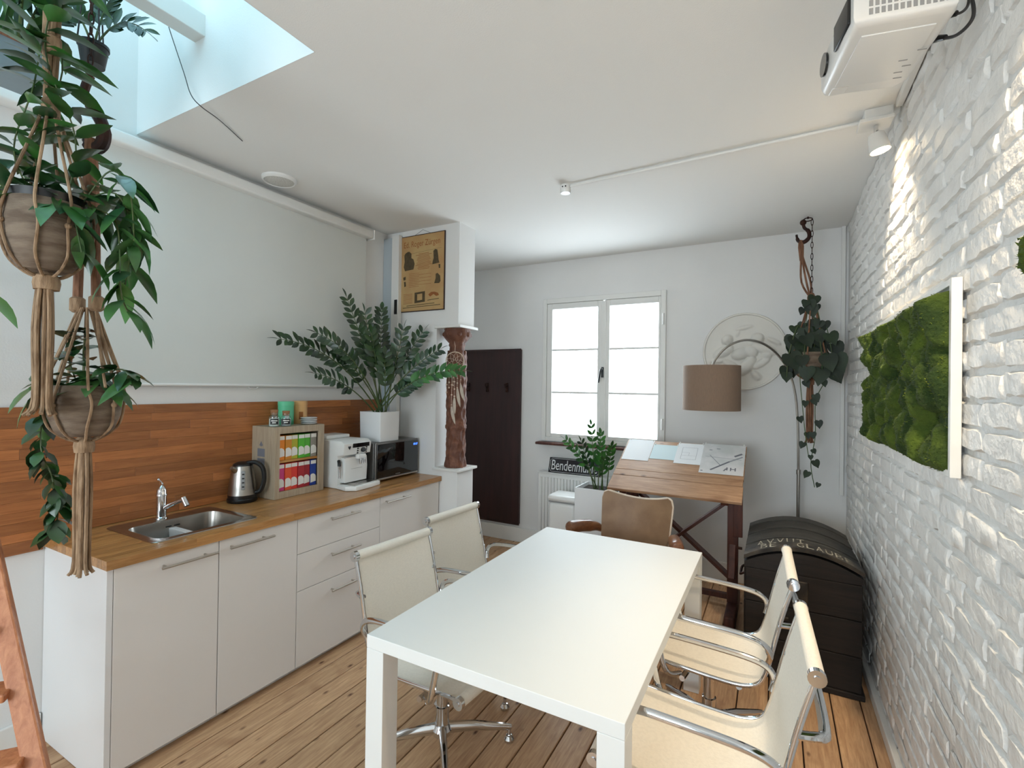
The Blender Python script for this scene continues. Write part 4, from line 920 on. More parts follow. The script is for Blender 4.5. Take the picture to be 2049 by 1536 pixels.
# ================================================================ POSTER
po = thing('vintage_poster', 'aged yellow vintage advertising poster with dark border on the partition', 'poster', (-2.52, 3.099, 2.22))
PX0, PX1, PZ0, PZ1, PYY = -2.742, -2.302, 2.228, 2.84, 3.088
obj('backing', MB().box(PX0 - .007, PX1 + .007, PYY + .001, 3.099, PZ0 - .007, PZ1 + .007), M['darkbrown'], po, bevel=.001)
obj('sheet', MB().box(PX0, PX1, PYY - .001, PYY + .001, PZ0, PZ1), M['poster'], po)
obj('hanging_wire', MB().tube([(-2.6, PYY + .002, PZ1 + .005), (-2.52, PYY + .004, ZC - .012), (-2.44, PYY + .002, PZ1 + .005)], .0012, 5), M['cable'], po)
pu = lambda a: PX0 + a * (PX1 - PX0); pv = lambda b: PZ1 - b * (PZ1 - PZ0)
def prn(poly, m): obj('print', MB().prism([(pu(a), pv(b)) for a, b in poly], PYY - .0016, PYY - .001), m, po)
tm = text_mesh('Ed. Roger Zürgen', .06, .0002); lo = min(v.x for v in tm.v); hi = max(v.x for v in tm.v)
tm.v = [Vector((pu(.07 + .84 * (v.x - lo) / (hi - lo)), PYY - .0012 - v.z, pv(.145) + v.y * 1.15)) for v in tm.v]; obj('print', tm, M['posterorange'], po)
prn([(.05, .24), (.05, .238), (.94, .205), (.94, .207)], M['posterdark'])
prn([(.08, .25), (.1, .22), (.16, .2), (.2, .2), (.25, .23), (.25, .29), (.3, .31), (.33, .37), (.31, .43), (.3, .445), (.1, .455), (.07, .4), (.09, .33)], M['posterdark'])
prn([(.76, .235), (.8, .215), (.85, .225), (.87, .3), (.88, .36), (.9, .4), (.74, .41), (.75, .37), (.77, .33)], M['posterdark'])
prn([(.82, .54), (.86, .53), (.92, .57), (.93, .64), (.9, .665), (.79, .66), (.82, .6)], M['posterdark'])
prn([(.06, .54), (.12, .53), (.12, .575), (.07, .58)], M['posterdark']); prn([(.08, .6), (.12, .6), (.13, .66), (.09, .67)], M['posterdark']); prn([(.88, .42), (.92, .42), (.92, .47), (.89, .47)], M['posterdark'])
for q in ([(.34, .76), (.58, .75), (.58, .775), (.34, .785)], [(.34, .87), (.58, .86), (.58, .89), (.34, .9)], [(.34, .785), (.4, .785), (.4, .87), (.34, .87)], [(.52, .775), (.58, .775), (.58, .86), (.52, .865)]): prn(q, M['posterdark'])
for i in range(13):
    b = .245 + .017 * i; w = random.uniform(.12, .19); prn([(.54 - w, b), (.54 + w, b), (.54 + w, b + .006), (.54 - w, b + .006)], M['posterorange'])
for i in range(9):
    b = .5 + .022 * i; prn([(.2, b), (.72 if i % 2 else .44, b), (.72 if i % 2 else .44, b + .004), (.2, b + .004)], M['posterorange'])
for i in range(8):
    b = .77 + .018 * i; prn([(.07, b), (.29, b), (.29, b + .005), (.07, b + .005)], M['posterorange'])
prn([(.66, .8), (.72, .77), (.8, .77), (.88, .79), (.9, .82), (.84, .83), (.78, .8), (.7, .83)], M['posterorange'])
for b, a0, a1 in ((.925, .15, .8), (.95, .06, .93), (.87, .64, .9)): prn([(a0, b), (a1, b - .012), (a1, b - .004), (a0, b + .008)], M['posterdark'])
# ================================================================ CEILING FIXTURES
PJ = thing('ceiling_projector', 'white video projector hung below the ceiling by the brick wall', 'projector', (.3, 1.76, 2.6), 0, local=True)
PJ.location = (.285, 1.76, 2.6); PJ.rotation_euler = (0, 0, .19)
pj = MB().prism([(-.145, -.172), (.085, -.172), (.095, -.14), (.105, .15), (.075, .185), (-.06, .18), (-.12, .18), (-.135, .15), (-.145, -.1)], .0, .115, 'z', .02, 4)
obj('housing', pj, M['whiteplastic'], PJ, smooth=True, ang=50)
obj('bottom_plate', MB().prism([(-.11, -.12), (.06, -.12), (.08, .12), (-.105, .12)], -.004, .001, 'z', .002), M['whiteplastic'], PJ, smooth=True)
v_ = MB()
for i in range(16):
    for j in range(4): v_.box(-.11 + i * .014, -.101 + i * .014, -.1732, -.171, .02 + j * .022, .036 + j * .022)
obj('vent_grille', v_, M['greyplastic'], PJ)
obj('lens', MB().cyl((-.14, .09, .06), (-.1465, .09, .06), .034, 24), M['blackgloss'], PJ, smooth=True)
obj('front_panel', MB().rbox(-.152, -.143, -.15, -.03, .02, .095, .004), M['black'], PJ, smooth=True)
obj('hinged_catch', MB().rbox(-.11, -.065, .125, .165, -.003, .002, .002), M['whiteplastic'], PJ)
for q in ((.03, .02), (.05, .05), (.04, .08), (.06, -.02), (.05, .11)): obj('embossed_mark', MB().box(q[0], q[0] + .022, q[1], q[1] + .004, -.0048, -.004), M['greyplastic'], PJ)
obj('ceiling_mount', MB().cyl((0, 0, .114), (0, 0, ZC - 2.6), .022, 16).rbox(-.06, .06, -.06, .06, ZC - 2.6 - .012, ZC - 2.6, .003).rbox(-.08, .08, -.08, .08, .112, .122, .003), M['whiteplastic'], PJ, smooth=True)
cbm = [((.395, 1.79, 2.635), (.426, 1.737, 2.6), (.447, 1.69, 2.606), (.452, 1.71, 2.669), (.45, 1.78, 2.79), (.44, 1.82, ZC - .002)), ((.39, 1.70, 2.64), (.421, 1.67, 2.62), (.435, 1.67, 2.645), (.44, 1.72, 2.73), (.43, 1.79, ZC - .002))]
for i, pts in enumerate(cbm):
    t = thing('projector_cable', ['thicker dark cable looping from the projector up to the ceiling', 'thinner dark cable plugged in beside the thicker projector cable'][i], 'cable', pts[0], group='projector cables')
    obj('cord', MB().tube(smooth_path(pts, 8), .0045 - .001 * i, 8), M['cable'], t, smooth=True)
    d = (Vector(pts[1]) - Vector(pts[0])).normalized(); obj('plug', MB().cyl(Vector(pts[0]) - d * .015, Vector(pts[0]) + d * .035, .011, 10, .007), M['black'], t, smooth=True)
def wall_spot(y, label, seen=True, power=40, aim=(.06, -.02, -1)):
    t = thing('wall_spotlight', label, 'spotlight', (.39, y, ZC - .2), group='ceiling spotlights along the brick wall')
    obj('mounting_box', MB().box(.345, .45, y - .04, y + .045, ZC - .045, ZC), M['trim'], t, bevel=.002)
    obj('cover_plate', MB().rbox(.325, .452, y - .055, y + .055, ZC - .062, ZC - .0455, .003), M['trim'], t)
    obj('knuckle', MB().cyl((.392, y + .0, ZC - .065), (.392, y, ZC - .11), .009, 10).ball((.392, y, ZC - .105), .013), M['chrome'], t, smooth=True)
    ax = Vector(aim).normalized(); p0 = Vector((.392, y, ZC - .1))
    hs = MB().lathe([(.012, 0), (.03, -.004), (.034, -.02), (.041, -.085), (.038, -.085), (.03, -.03), (.0, -.03)], (0, 0, 0), 24, cap=False)
    Mx = Matrix.Translation(p0) @ (Vector((0, 0, -1)).rotation_difference(ax)).to_matrix().to_4x4(); obj('lamp_head', hs.xf(Mx), M['trim'], t, smooth=True)
    obj('lamp_glass', MB().lathe([(0, -.07), (.022, -.07), (.0345, -.074), (.0345, -.078), (0, -.084)], (0, 0, 0), 20, cap=False).xf(Mx), M['bulb'], t, smooth=True)
    l = bpy.data.lights.new('spot_light', 'SPOT'); l.energy = power; l.color = (1, .8, .55); l.spot_size = 1.75; l.spot_blend = .6; l.shadow_soft_size = .03
    lo_ = bpy.data.objects.new('spot_light', l); COL.objects.link(lo_); lo_.parent = t
    lo_.matrix_local = Matrix.Translation(p0 + ax * .092 - OFF[t.name]) @ (Vector((0, 0, -1)).rotation_difference(ax)).to_matrix().to_4x4()
wall_spot(2.715, 'white ceiling spotlight shining on the brick wall beside the projector', aim=(.2, -.03, -1), power=65)
wall_spot(1.12, 'white ceiling spotlight nearest the viewer at the top of the brick wall', aim=(.12, .1, -1), power=75)
cd_ = thing('ceiling_conduit', 'thin white conduit running across the ceiling to a small sensor', 'conduit', (-.4, 2.83, ZC - .03))
obj('tube', MB().tube([(-1.14, 2.832, ZC - .012), (.34, 2.77, ZC - .012)], .0085, 8), M['trim'], cd_, smooth=True)
se = thing('ceiling_sensor', 'small white sensor box at the end of the ceiling conduit', 'sensor', (-1.175, 2.835, ZC - .05))
obj('housing', MB().lathe([(.032, ZC), (.034, ZC - .012), (.034, ZC - .04), (.03, ZC - .05), (0, ZC - .05)][::-1], (-1.175, 2.835, 0), 24, cap=False), M['whiteplastic'], se, smooth=True)
for dx in (-.006, .014): obj('sensor_hole', MB().cyl((-1.175 + dx, 2.8025, ZC - .018), (-1.175 + dx, 2.8, ZC - .018), .0045, 8), M['black'], se)
sk_ = thing('ceiling_speaker', 'round white ceiling speaker cover above the projection screen', 'ceiling speaker', (-2.735, 1.945, ZC - .03))
obj('ring', MB().lathe([(.1, ZC), (.1, ZC - .012), (.09, ZC - .022), (.085, ZC - .018), (.085, ZC)], (-2.725, 1.945, 0), 40, cap=False), M['whiteplastic'], sk_, smooth=True)
obj('grille', MB().lathe([(.086, ZC - .018), (.06, ZC - .026), (.03, ZC - .029), (0, ZC - .03)], (-2.725, 1.945, 0), 40, cap=False), mat('perforated_white_grille', (214, 212, 206), .6, var=.25, nscale=200, bump=.8, bscale=220), sk_, smooth=True)
wi = obj('loose_wire', MB().tube(smooth_path([(-2.66, 1.22, 3.55), (-2.639, 1.23, 3.486), (-2.566, 1.235, 3.314), (-2.429, 1.235, 3.056), (-2.35, 1.225, 2.93), (-2.313, 1.25, 2.878), (-2.373, 1.371, 2.888), (-2.471, 1.546, 2.89)], 6), .0022, 6), M['cable'], smooth=True)
tag(wi, 'thin dark loose wire hanging from the skylight onto the ceiling', 'wire')
# ================================================================ MOSS PICTURES
def moss_picture(y0, y1, z0, z1, label, seed):
    t = thing('moss_picture', label, 'moss picture', (XR, (y0 + y1) / 2, z0), group='moss pictures on the brick wall')
    xb, xf_ = XR - .011, XR - .037
    fr = MB().box(xf_, xb, y0 - .001, y0 + .02, z0, z1).box(xf_, xb, y1 - .02, y1, z0, z1).box(xf_, xb, y0 + .02, y1 - .02, z1 - .02, z1).box(xf_, xb, y0 + .02, y1 - .02, z0, z0 + .02)
    obj('frame', fr, M['trim'], t, bevel=.002); obj('back_panel', MB().box(xb - .008, xb - .001, y0 + .02, y1 - .02, z0 + .02, z1 - .02), M['trim'], t)
    rg = random.Random(seed); bl = []
    for _ in range(int(150 * (y1 - y0) / 1.3)):
        bl.append((rg.uniform(0, y1 - y0), rg.uniform(0, z1 - z0), rg.uniform(.022, .05), rg.uniform(.045, .11), rg.uniform(.025, .08)))
    ph = [rg.uniform(0, 6) for _ in range(6)]
    def hgt(a, b):
        h = 0
        for (p, q, ra, rb, H) in bl:
            dx = (a - p) / ra; dz = (b - q) / rb; d = dx * dx + dz * dz
            if d < 1: h = max(h, H * math.sqrt(1 - d))
        h += .004 * math.sin(90 * a + ph[0]) * math.sin(80 * b + ph[1]) + .003 * math.sin(170 * a + ph[2] + 3 * math.sin(60 * b)) * math.sin(150 * b + ph[3])
        return h
    NU, NV = int(150 * (y1 - y0) / 1.3), 80
    m0, m1 = y0 + .021, y1 - .002; n0, n1 = z0 + .004, z1 - .03
    H = {}
    def fn(u, v):
        a, b = u * (m1 - m0), v * (n1 - n0); e = min(1, min(u, 1 - u) * (m1 - m0) / .03, min(v, 1 - v) * (n1 - n0) / .03); e = math.sqrt(max(0, e))
        h = (.012 + hgt(a, b)) * e; H[(u, v)] = h
        return (xf_ + .014 - h, m0 + a, n0 + b + (e - 1) * 0)
    mo = obj('moss', MB().grid(fn, NU, NV, flip=True), M['moss'], t, smooth=True, ang=180)
    tf = MB()
    for _ in range(int(9000 * (y1 - y0) / 1.3)):
        u, v = rg.random(), rg.random(); p = Vector(fn(u, v)); d = Vector((-1, rg.uniform(-.9, .9), rg.uniform(-.5, 1.0))).normalized(); s_ = d.cross(Vector((rg.uniform(-1, 1), rg.uniform(-1, 1), 1))).normalized() * rg.uniform(.0015, .003)
        L_ = rg.uniform(.004, .009); tf.add([p - s_, p + s_, p + d * L_], [(0, 1, 2)])
    obj('moss_tufts', tf, M['mossblade'], mo, kind='stuff')
moss_picture(1.855, 3.08, 1.372, 1.958, 'framed green moss picture on the brick wall above the chest', 3)
moss_picture(.02, 1.225, 1.372, 1.958, 'second moss picture nearest the viewer, cut by the photo edge', 8)
# ================================================================ LADDER
la, lb = Vector((-2.103, .568, 1.046)), Vector((-1.78, .577, .54)); dl_ = (la - lb).normalized(); foot = lb - dl_ * (lb.z / dl_.z); top = foot + dl_ * 2.9
ld = thing('wooden_ladder', 'orange varnished wooden ladder leaning at the left edge', 'ladder', foot)
wdir = Vector((-.62, -.78, 0)).normalized() * .42
for o_ in (Vector((0, 0, 0)), wdir): obj('rail', beam(foot + o_ - Vector((.018, .01, 0)), top + o_ - Vector((.018, .01, 0)), .03, .05, wdir), M['ladder'], ld, bevel=.006)
for i in range(14):
    p = foot - Vector((.018, .01, 0)) + dl_ * (.112 + .187 * i)
    st = MB().box(0, wdir.length - .03, -.045, .045, -.012, .012).xf(Matrix.Translation(p + wdir.normalized() * .015) @ rot_to(wdir, (0, 0, 1)))
    obj('rung', st, M['ladder'], ld, bevel=.005)
# ================================================================ PLANTS
def leaf_mesh(L, Wd, fold=.25, curl=.15, rows=5, tipw=1.0, m=None, widest=.45):
    mb = MB()
    for i in range(rows + 1):
        t = i / rows; w = Wd * .5 * (math.sin(PI * t ** (math.log(.5) / math.log(widest))) ** .8 if 0 < t < 1 else 0) + .0004
        z = -curl * L * t * t; x_ = L * t
        mb.v += [Vector((x_, -w, z + w * fold)), Vector((x_, 0, z)), Vector((x_, w, z + w * fold))]
    for i in range(rows):
        for j in range(2):
            a = i * 3 + j; mb.f.append((a, a + 3, a + 4, a + 1))
    me = mb.mesh('leaf', None, True, 180)
    if m: me.materials.append(m)
    return me
def heart_mesh(L, Wd, m):
    out = [(0, 0), (-.1, .18), (-.08, .36), (.08, .48), (.3, .48), (.55, .36), (.8, .14), (1, 0)]
    mb = MB(); mid = [0, .02, .1, .22, .4, .6, .82, 1]
    for (a, b), c in zip(out, mid): mb.v += [Vector((a * L, -b * Wd, .06 * Wd * abs(b) * 3 - .12 * L * max(0, a) ** 2)), Vector((c * L * .98, 0, -.12 * L * c * c)), Vector((a * L, b * Wd, .06 * Wd * abs(b) * 3 - .12 * L * max(0, a) ** 2))]
    for i in range(7):
        for j in range(2):
            q = i * 3 + j; mb.f.append((q, q + 3, q + 4, q + 1))
    me = mb.mesh('leaf', None, True, 180); me.materials.append(m); return me
def add_leaf(parent, me, pos, d, up, s=1.0, name='leaf'):
    o = link(name, me, parent); off = OFF.get(parent.name) or Vector((0, 0, 0))
    o.matrix_basis = Matrix.Translation(Vector(pos) - off) @ rot_to(d, up) @ Matrix.Scale(s, 4); return o
R = random.Random(11)
def zz_stem(t, base, tip, bulge, meshes, pairs, s0=1.0, start=.32, side=None, r0=.006):
    base, tip = Vector(base), Vector(tip); c = base.lerp(tip, .45) + Vector((0, 0, bulge))
    pts = bez(base, c, tip, 14); st = obj('stem', MB().tube(pts, [r0 * (1 - .7 * i / 14) for i in range(15)], 7), M['stem'], t, smooth=True)
    for k in range(pairs):
        u = start + (1 - start) * (k + .5) / pairs; f = u * 14; i = min(13, int(f)); p = pts[i].lerp(pts[i + 1], f - i); tg = (pts[i + 1] - pts[i]).normalized()
        sd = tg.cross(Vector(side or (.62, -.62, .42)))
        if sd.length < .05: sd = Vector((0, 1, 0))
        sd = (sd - tg * sd.dot(tg)).normalized(); nr = sd.cross(tg)
        if nr.dot(Vector((.62, -.62, .42))) < 0: nr = -nr
        for s in (-1, 1):
            d = tg * .95 + sd * s * 1.0 + nr * .15 + Vector((R.uniform(-.2, .2), R.uniform(-.2, .2), R.uniform(-.2, .2)))
            add_leaf(st, R.choice(meshes), p, d, nr + Vector((R.uniform(-.3, .3), R.uniform(-.3, .3), 0)), s0 * R.uniform(.85, 1.12) * (.8 + .3 * math.sin(PI * min(1, u))))
    add_leaf(st, meshes[0], tip, (pts[-1] - pts[-2]), (0, 0, 1), s0 * .9)
ZL = [leaf_mesh(.095, .041, .22, c, 5, m=M['leaf'], widest=.55) for c in (.08, .2, .02)]; ZL2 = [leaf_mesh(.095, .043, .22, c, 5, m=M['leaf2']) for c in (.08, .2)]
# large potted plant on the microwave
px0, px1, py0, py1, pz0, pz1 = -2.762, -2.552, 2.675, 2.885, 1.1985, 1.418
zp = thing('potted_zz_plant', 'large dark green zamioculcas in a white square pot on the microwave', 'potted plant', (-2.657, 2.78, pz0))
def square_pot(t, x0, x1, y0, y1, z0, z1, taper, th, m, soil):
    a = rrect(x0 + taper, x1 - taper, y0 + taper, y1 - taper, .006, 3); b = rrect(x0, x1, y0, y1, .006, 3); c = rrect(x0 + th, x1 - th, y0 + th, y1 - th, .004, 3); d = rrect(x0 + th + taper, x1 - th - taper, y0 + th + taper, y1 - th - taper, .004, 3)
    mb = loft([(a, z0), (b, z1), (c, z1), (d, z1 - .1)]); n_ = len(a); mb.f.append(tuple(range(n_))[::-1]); mb.f.append(tuple(range(3 * n_, 4 * n_)))
    obj('pot', mb, m, t, smooth=True, ang=40)
    obj('soil', MB().box(x0 + th + .002, x1 - th - .002, y0 + th + .002, y1 - th - .002, z1 - .06, z1 - soil), M['soil'], t)
square_pot(zp, px0, px1, py0, py1, pz0, pz1, .004, .008, M['ceramic'], .02)
bs = lambda: (-2.655 + R.uniform(-.06, .06), 2.78 + R.uniform(-.06, .06), 1.39)
for tip, bulge, pr, ms in [((-2.73, 1.96, 1.9), .34, 13, ZL), ((-2.68, 2.2, 1.96), .3, 11, ZL), ((-2.76, 2.53, 2.255), .12, 11, ZL), ((-2.70, 2.65, 2.16), .1, 11, ZL), ((-2.72, 2.85, 2.205), .1, 13, ZL), ((-2.62, 2.14, 1.69), .16, 9, ZL), ((-2.52, 2.88, 2.06), .08, 9, ZL),
                           ((-2.45, 3.03, 2.05), .1, 10, ZL), ((-2.28, 3.02, 1.90), .16, 10, ZL), ((-2.05, 3.0, 1.735), .26, 11, ZL2), ((-2.44, 2.93, 1.64), .14, 8, ZL), ((-2.6, 2.62, 2.0), .06, 9, ZL), ((-2.75, 2.42, 1.86), .16, 8, ZL), ((-2.56, 2.72, 1.84), .06, 7, ZL)]:
    zz_stem(zp, bs(), tip, bulge * .8, ms, pr, .88, .42)
# tall white planter under the window
wp = thing('potted_zz_plant', 'green zamioculcas in a tall white planter beside the drafting table', 'potted plant', (-1.3, 4.06, 0))
square_pot(wp, -1.49, -1.11, 3.885, 4.225, 0, .772, .0, .012, M['ceramic'], .03)
for tip, bulge, pr, ms in [((-1.385, 3.98, 1.3), .06, 6, ZL2), ((-1.6, 3.92, 1.17), .1, 7, ZL2), ((-1.3, 3.98, 1.23), .06, 7, ZL2), ((-1.2, 3.98, 1.13), .08, 6, ZL2), ((-1.45, 3.92, 1.16), .05, 6, ZL), ((-1.24, 3.9, 1.05), .05, 5, ZL2), ((-1.34, 4.1, 1.1), .04, 5, ZL2)]:
    zz_stem(wp, (-1.31 + R.uniform(-.06, .06), 4.05 + R.uniform(-.05, .05), .735), tip, bulge, ms, pr, .7, .35)
# ---------------- macrame hangers
def cord(t, pts, r, m, name='cord', nsm=4): return obj(name, MB().tube(smooth_path(pts, nsm), r, 7), m, t, smooth=True)
def hanging_pot(t, x, y, z0, z1, r, m=None, soil=True):
    h = z1 - z0; prof = [(0, z0), (r * .6, z0), (r * .78, z0 + h * .12), (r * .95, z0 + h * .4), (r, z0 + h * .7), (r * .94, z1 - .004), (r * .9, z1), (r * .86, z1 - .003), (r * .88, z1 - h * .2), (0, z1 - h * .2)]
    obj('pot', MB().lathe(prof, (x, y, 0), 32, cap=False), m or M['stonepot'], t, smooth=True, ang=60)
    if soil: obj('soil', MB().lathe([(0, z1 - h * .15), (r * .83, z1 - h * .19)][::-1], (x, y, 0), 20, cap=False), M['soil'], t)
def net(t, x, y, z0, z1, r, knot_z, m, n=6, ph=0.2, rr=.0042):
    for i in range(n):
        w = ph + 2 * PI * i / n; c, s = math.cos(w), math.sin(w)
        w2 = w + (.09 if i % 2 else -.09)
        cord(t, [(x + c * .012, y + s * .012, knot_z), (x + c * r * .5, y + s * r * .5, (knot_z + z1) / 2 + .02), (x + math.cos(w) * r * 1.0, y + math.sin(w) * r * 1.0, z1), (x + math.cos(w2) * (r + .005), y + math.sin(w2) * (r + .005), z0 + (z1 - z0) * .62), (x + math.cos(w) * (r * .86 + .004), y + math.sin(w) * (r * .86 + .004), z0 + (z1 - z0) * .2), (x + math.cos(w) * r * .5, y + math.sin(w) * r * .5, z0 - .006), (x + c * .015, y + s * .015, z0 - .02)], rr, m)
    for i in range(n // 2):
        w = ph + 2 * PI * 2 * i / n - .09
        obj('knot', MB().ball((x + math.cos(w) * (r + .006), y + math.sin(w) * (r + .006), z0 + (z1 - z0) * .62), .009, 8, 6), m, t, smooth=True)
def tassel(t, x, y, z0, z1, m, r=.022, flare=1.7, n=11):
    obj('tail_knot', MB().lathe([(.012, z0 + .005), (r, z0 - .01), (r * 1.1, z0 - .03), (r, z0 - .05)], (x, y, 0), 12), m, t, smooth=True)
    rg = random.Random(int(z0 * 1000))
    for i in range(n):
        w = 2 * PI * i / n; q = rg.uniform(.4, 1)
        obj('tail_strand', MB().tube(smooth_path([(x + math.cos(w) * r * .7 * q, y + math.sin(w) * r * .7 * q, z0 - .04), (x + math.cos(w) * r * q, y + math.sin(w) * r * q, (z0 + z1) / 2 + .05), (x + math.cos(w) * r * .9 * q, y + math.sin(w) * r * .9 * q, z1 + .05), (x + math.cos(w) * r * flare * q, y + math.sin(w) * r * flare * q, z1 + rg.uniform(0, .012))], 4), .0055, 6), m, t, smooth=True)
HO = [leaf_mesh(.115, .042, .2, c, 5, m=M['leafblue'], widest=.42) for c in (.3, .12, .5)]; HO2 = [leaf_mesh(.12, .045, .2, c, 5, m=M['leaf2'], widest=.42) for c in (.3, .1)]
RD = [leaf_mesh(.06, .042, .2, c, 4, m=M['leaf'], widest=.5) for c in (.2, .4)] + [leaf_mesh(.06, .04, .2, .3, 4, m=M['leafblue'], widest=.5)]
def vine(t, pts, meshes, n, s=1.0, r=.0022, jit=.5, droop=.4, rg=R):
    P_ = smooth_path(pts, 6); st = obj('vine', MB().tube(P_, r, 6), M['stem'], t, smooth=True)
    for k in range(n):
        f = (k + rg.random() * .8) / n * (len(P_) - 1); i = min(len(P_) - 2, int(f)); p = P_[i].lerp(P_[i + 1], f - i); tg = (P_[i + 1] - P_[i]).normalized()
        w = rg.uniform(0, 2 * PI); d = Vector((math.cos(w), math.sin(w), rg.uniform(-.3, .5))) + tg * jit - Vector((0, 0, droop))
        add_leaf(st, rg.choice(meshes), p, d, (rg.uniform(-.3, .3), rg.uniform(-.3, .3), 1), s * rg.uniform(.7, 1.15))
# upper left hanger
ax_, ay_ = -1.918, .606
ha = thing('hanging_plant', 'upper macrame hanger with a trailing waxy plant in a grey fibre pot', 'hanging plant', (ax_, ay_, 1.5), group='macrame plant hangers at the left')
hanging_pot(ha, ax_, ay_, 1.945, 2.145, .1); obj('inner_pot', MB().lathe([(.084, 2.1), (.09, 2.168), (.086, 2.17), (.08, 2.12)], (ax_, ay_, 0), 28, cap=False), M['black'], ha, smooth=True)
net(ha, ax_, ay_, 1.945, 2.145, .1, 2.44, M['jute'], 8)
for i in range(4): cord(ha, [(ax_ + .009 * math.cos(i * PI / 2), ay_ + .009 * math.sin(i * PI / 2), 2.42), (ax_ + .012 * math.cos(i * PI / 2 + .9), ay_ + .012 * math.sin(i * PI / 2 + .9), 2.6), (ax_ + .013 * math.cos(i * PI / 2 + 1.8) + .008, ay_ + .013 * math.sin(i * PI / 2 + 1.8), 2.85), (ax_ + .012, ay_, 3.25), (ax_ - .1, ay_, 3.7)], .0088, M['jute'], 'rope')
for z in (2.43, 2.62): obj('wrap_knot', MB().lathe([(.016, z - .03), (.022, z - .022), (.022, z + .022), (.016, z + .03)], (ax_ + .006, ay_, 0), 14), M['jute'], ha, smooth=True)
tassel(ha, ax_, ay_, 1.94, 1.512, M['jute'], .03, 1.7, 12)
rA = random.Random(21)
for pts, n_ in [([(ax_ - .03, ay_, 2.15), (ax_ - .04, ay_ - .02, 2.35), (ax_ + .02, ay_ + .02, 2.55), (ax_ - .02, ay_, 2.8), (ax_ + .02, ay_, 3.05)], 22), ([(ax_ + .03, ay_ + .03, 2.15), (ax_ + .06, ay_ + .04, 2.35), (ax_ + .02, ay_ - .02, 2.6), (ax_ + .03, ay_ + .02, 2.9), (ax_ + .02, ay_, 3.1)], 20),
               ([(ax_, ay_ - .03, 2.15), (ax_ - .06, ay_ - .06, 2.3), (ax_ - .02, ay_ - .03, 2.5), (ax_ - .05, ay_, 2.75)], 16), ([(ax_ + .05, ay_ + .05, 2.16), (ax_ + .12, ay_ + .12, 2.2), (ax_ + .15, ay_ + .15, 2.08), (ax_ + .14, ay_ + .14, 1.92)], 13),
               ([(ax_ + .06, ay_ + .06, 2.16), (ax_ + .13, ay_ + .1, 2.26), (ax_ + .18, ay_ + .13, 2.2), (ax_ + .19, ay_ + .14, 2.05)], 8), ([(ax_ - .05, ay_ - .05, 2.16), (ax_ - .12, ay_ - .1, 2.2), (ax_ - .13, ay_ - .12, 2.05), (ax_ - .12, ay_ - .1, 1.85)], 10),
               ([(ax_ + .08, ay_ + .06, 2.15), (ax_ + .15, ay_ + .11, 2.1), (ax_ + .16, ay_ + .12, 1.9), (ax_ + .185, ay_ + .13, 1.83)], 8), ([(ax_ + .06, ay_ + .0, 2.16), (ax_ + .1, ay_ + .02, 2.12), (ax_ + .115, ay_ + .04, 2.0)], 6), ([(ax_ - .03, ay_ - .08, 2.16), (ax_ - .06, ay_ - .11, 2.28), (ax_ - .1, ay_ - .14, 2.3)], 7)]:
    vine(ha, pts, HO + HO2[:1], int(n_ * 1.9), 1.1, rg=rA)
# lower left hanger on an iron hook
bx_, by_ = -2.002, .734
hb = thing('hanging_plant', 'lower macrame hanger with a grey fibre pot above the counter end', 'hanging plant', (bx_, by_, .98), group='macrame plant hangers at the left')
hanging_pot(hb, bx_, by_, 1.44, 1.605, .098); net(hb, bx_, by_, 1.44, 1.605, .098, 1.86, M['jute'], 8, .5)
for s, z in ((-1, 1.88), (1, 1.885)):
    q = Vector((.68, .36, 0)).normalized() * .035 * s
    cord(hb, [(bx_ + q.x * .9, by_ + q.y * .9, z - .02), (bx_ + q.x * .75, by_ + q.y * .75, 2.05), (bx_ + q.x * .4 + .01, by_ + q.y * .4, 2.25), (bx_ + .022, by_ - .004, 2.4)], .0135, M['jutered'], 'rope')
    obj('wrap_knot', MB().lathe([(.013, z - .035), (.021, z - .028), (.021, z + .01), (.014, z + .016)], (bx_ + q.x * .9, by_ + q.y * .9, 0), 12), M['jute'], hb, smooth=True)
    for w in (-.7, 0, .7): cord(hb, [(bx_ + q.x * .9, by_ + q.y * .9, z - .03), (bx_ + q.x * 1.9 + .02 * w, by_ + q.y * 1.9 - .03 * w, 1.72), (bx_ + q.x * 2.9 + .05 * w, by_ + q.y * 2.9 - .06 * w, 1.6)], .0042, M['jute'])
obj('bound_rope', MB().tube([(bx_ + .03, by_ - .008, 2.41), (bx_ + .028, by_ - .006, 2.3), (bx_ + .02, by_, 2.12)], [.017, .021, .016], 10), M['jutered'], hb, smooth=True)
tassel(hb, bx_, by_, 1.435, .98, M['jute'], .026, 1.5, 12)
rB = random.Random(4)
for pts, n_ in [([(bx_ - .05, by_, 1.6), (bx_ - .07, by_ - .02, 1.7), (bx_ - .04, by_ - .02, 1.8)], 9), ([(bx_, by_, 1.6), (bx_ - .02, by_, 1.72), (bx_ + .01, by_, 1.78)], 8), ([(bx_ + .04, by_ + .02, 1.6), (bx_ + .09, by_ + .05, 1.66), (bx_ + .15, by_ + .08, 1.63)], 8), ([(bx_ - .08, by_ - .04, 1.6), (bx_ - .1, by_ - .06, 1.62), (bx_ - .1, by_ - .06, 1.5)], 9), ([(bx_ - .03, by_ - .07, 1.61), (bx_ - .02, by_ - .1, 1.63), (bx_ - .0, by_ - .11, 1.58)], 7), ([(bx_ - .06, by_ - .02, 1.61), (bx_, by_ + .02, 1.63), (bx_ + .06, by_ + .03, 1.62)], 12)]:
    vine(hb, pts, RD + [HO[0]], int(n_ * 2.2), 1.1, rg=rB)
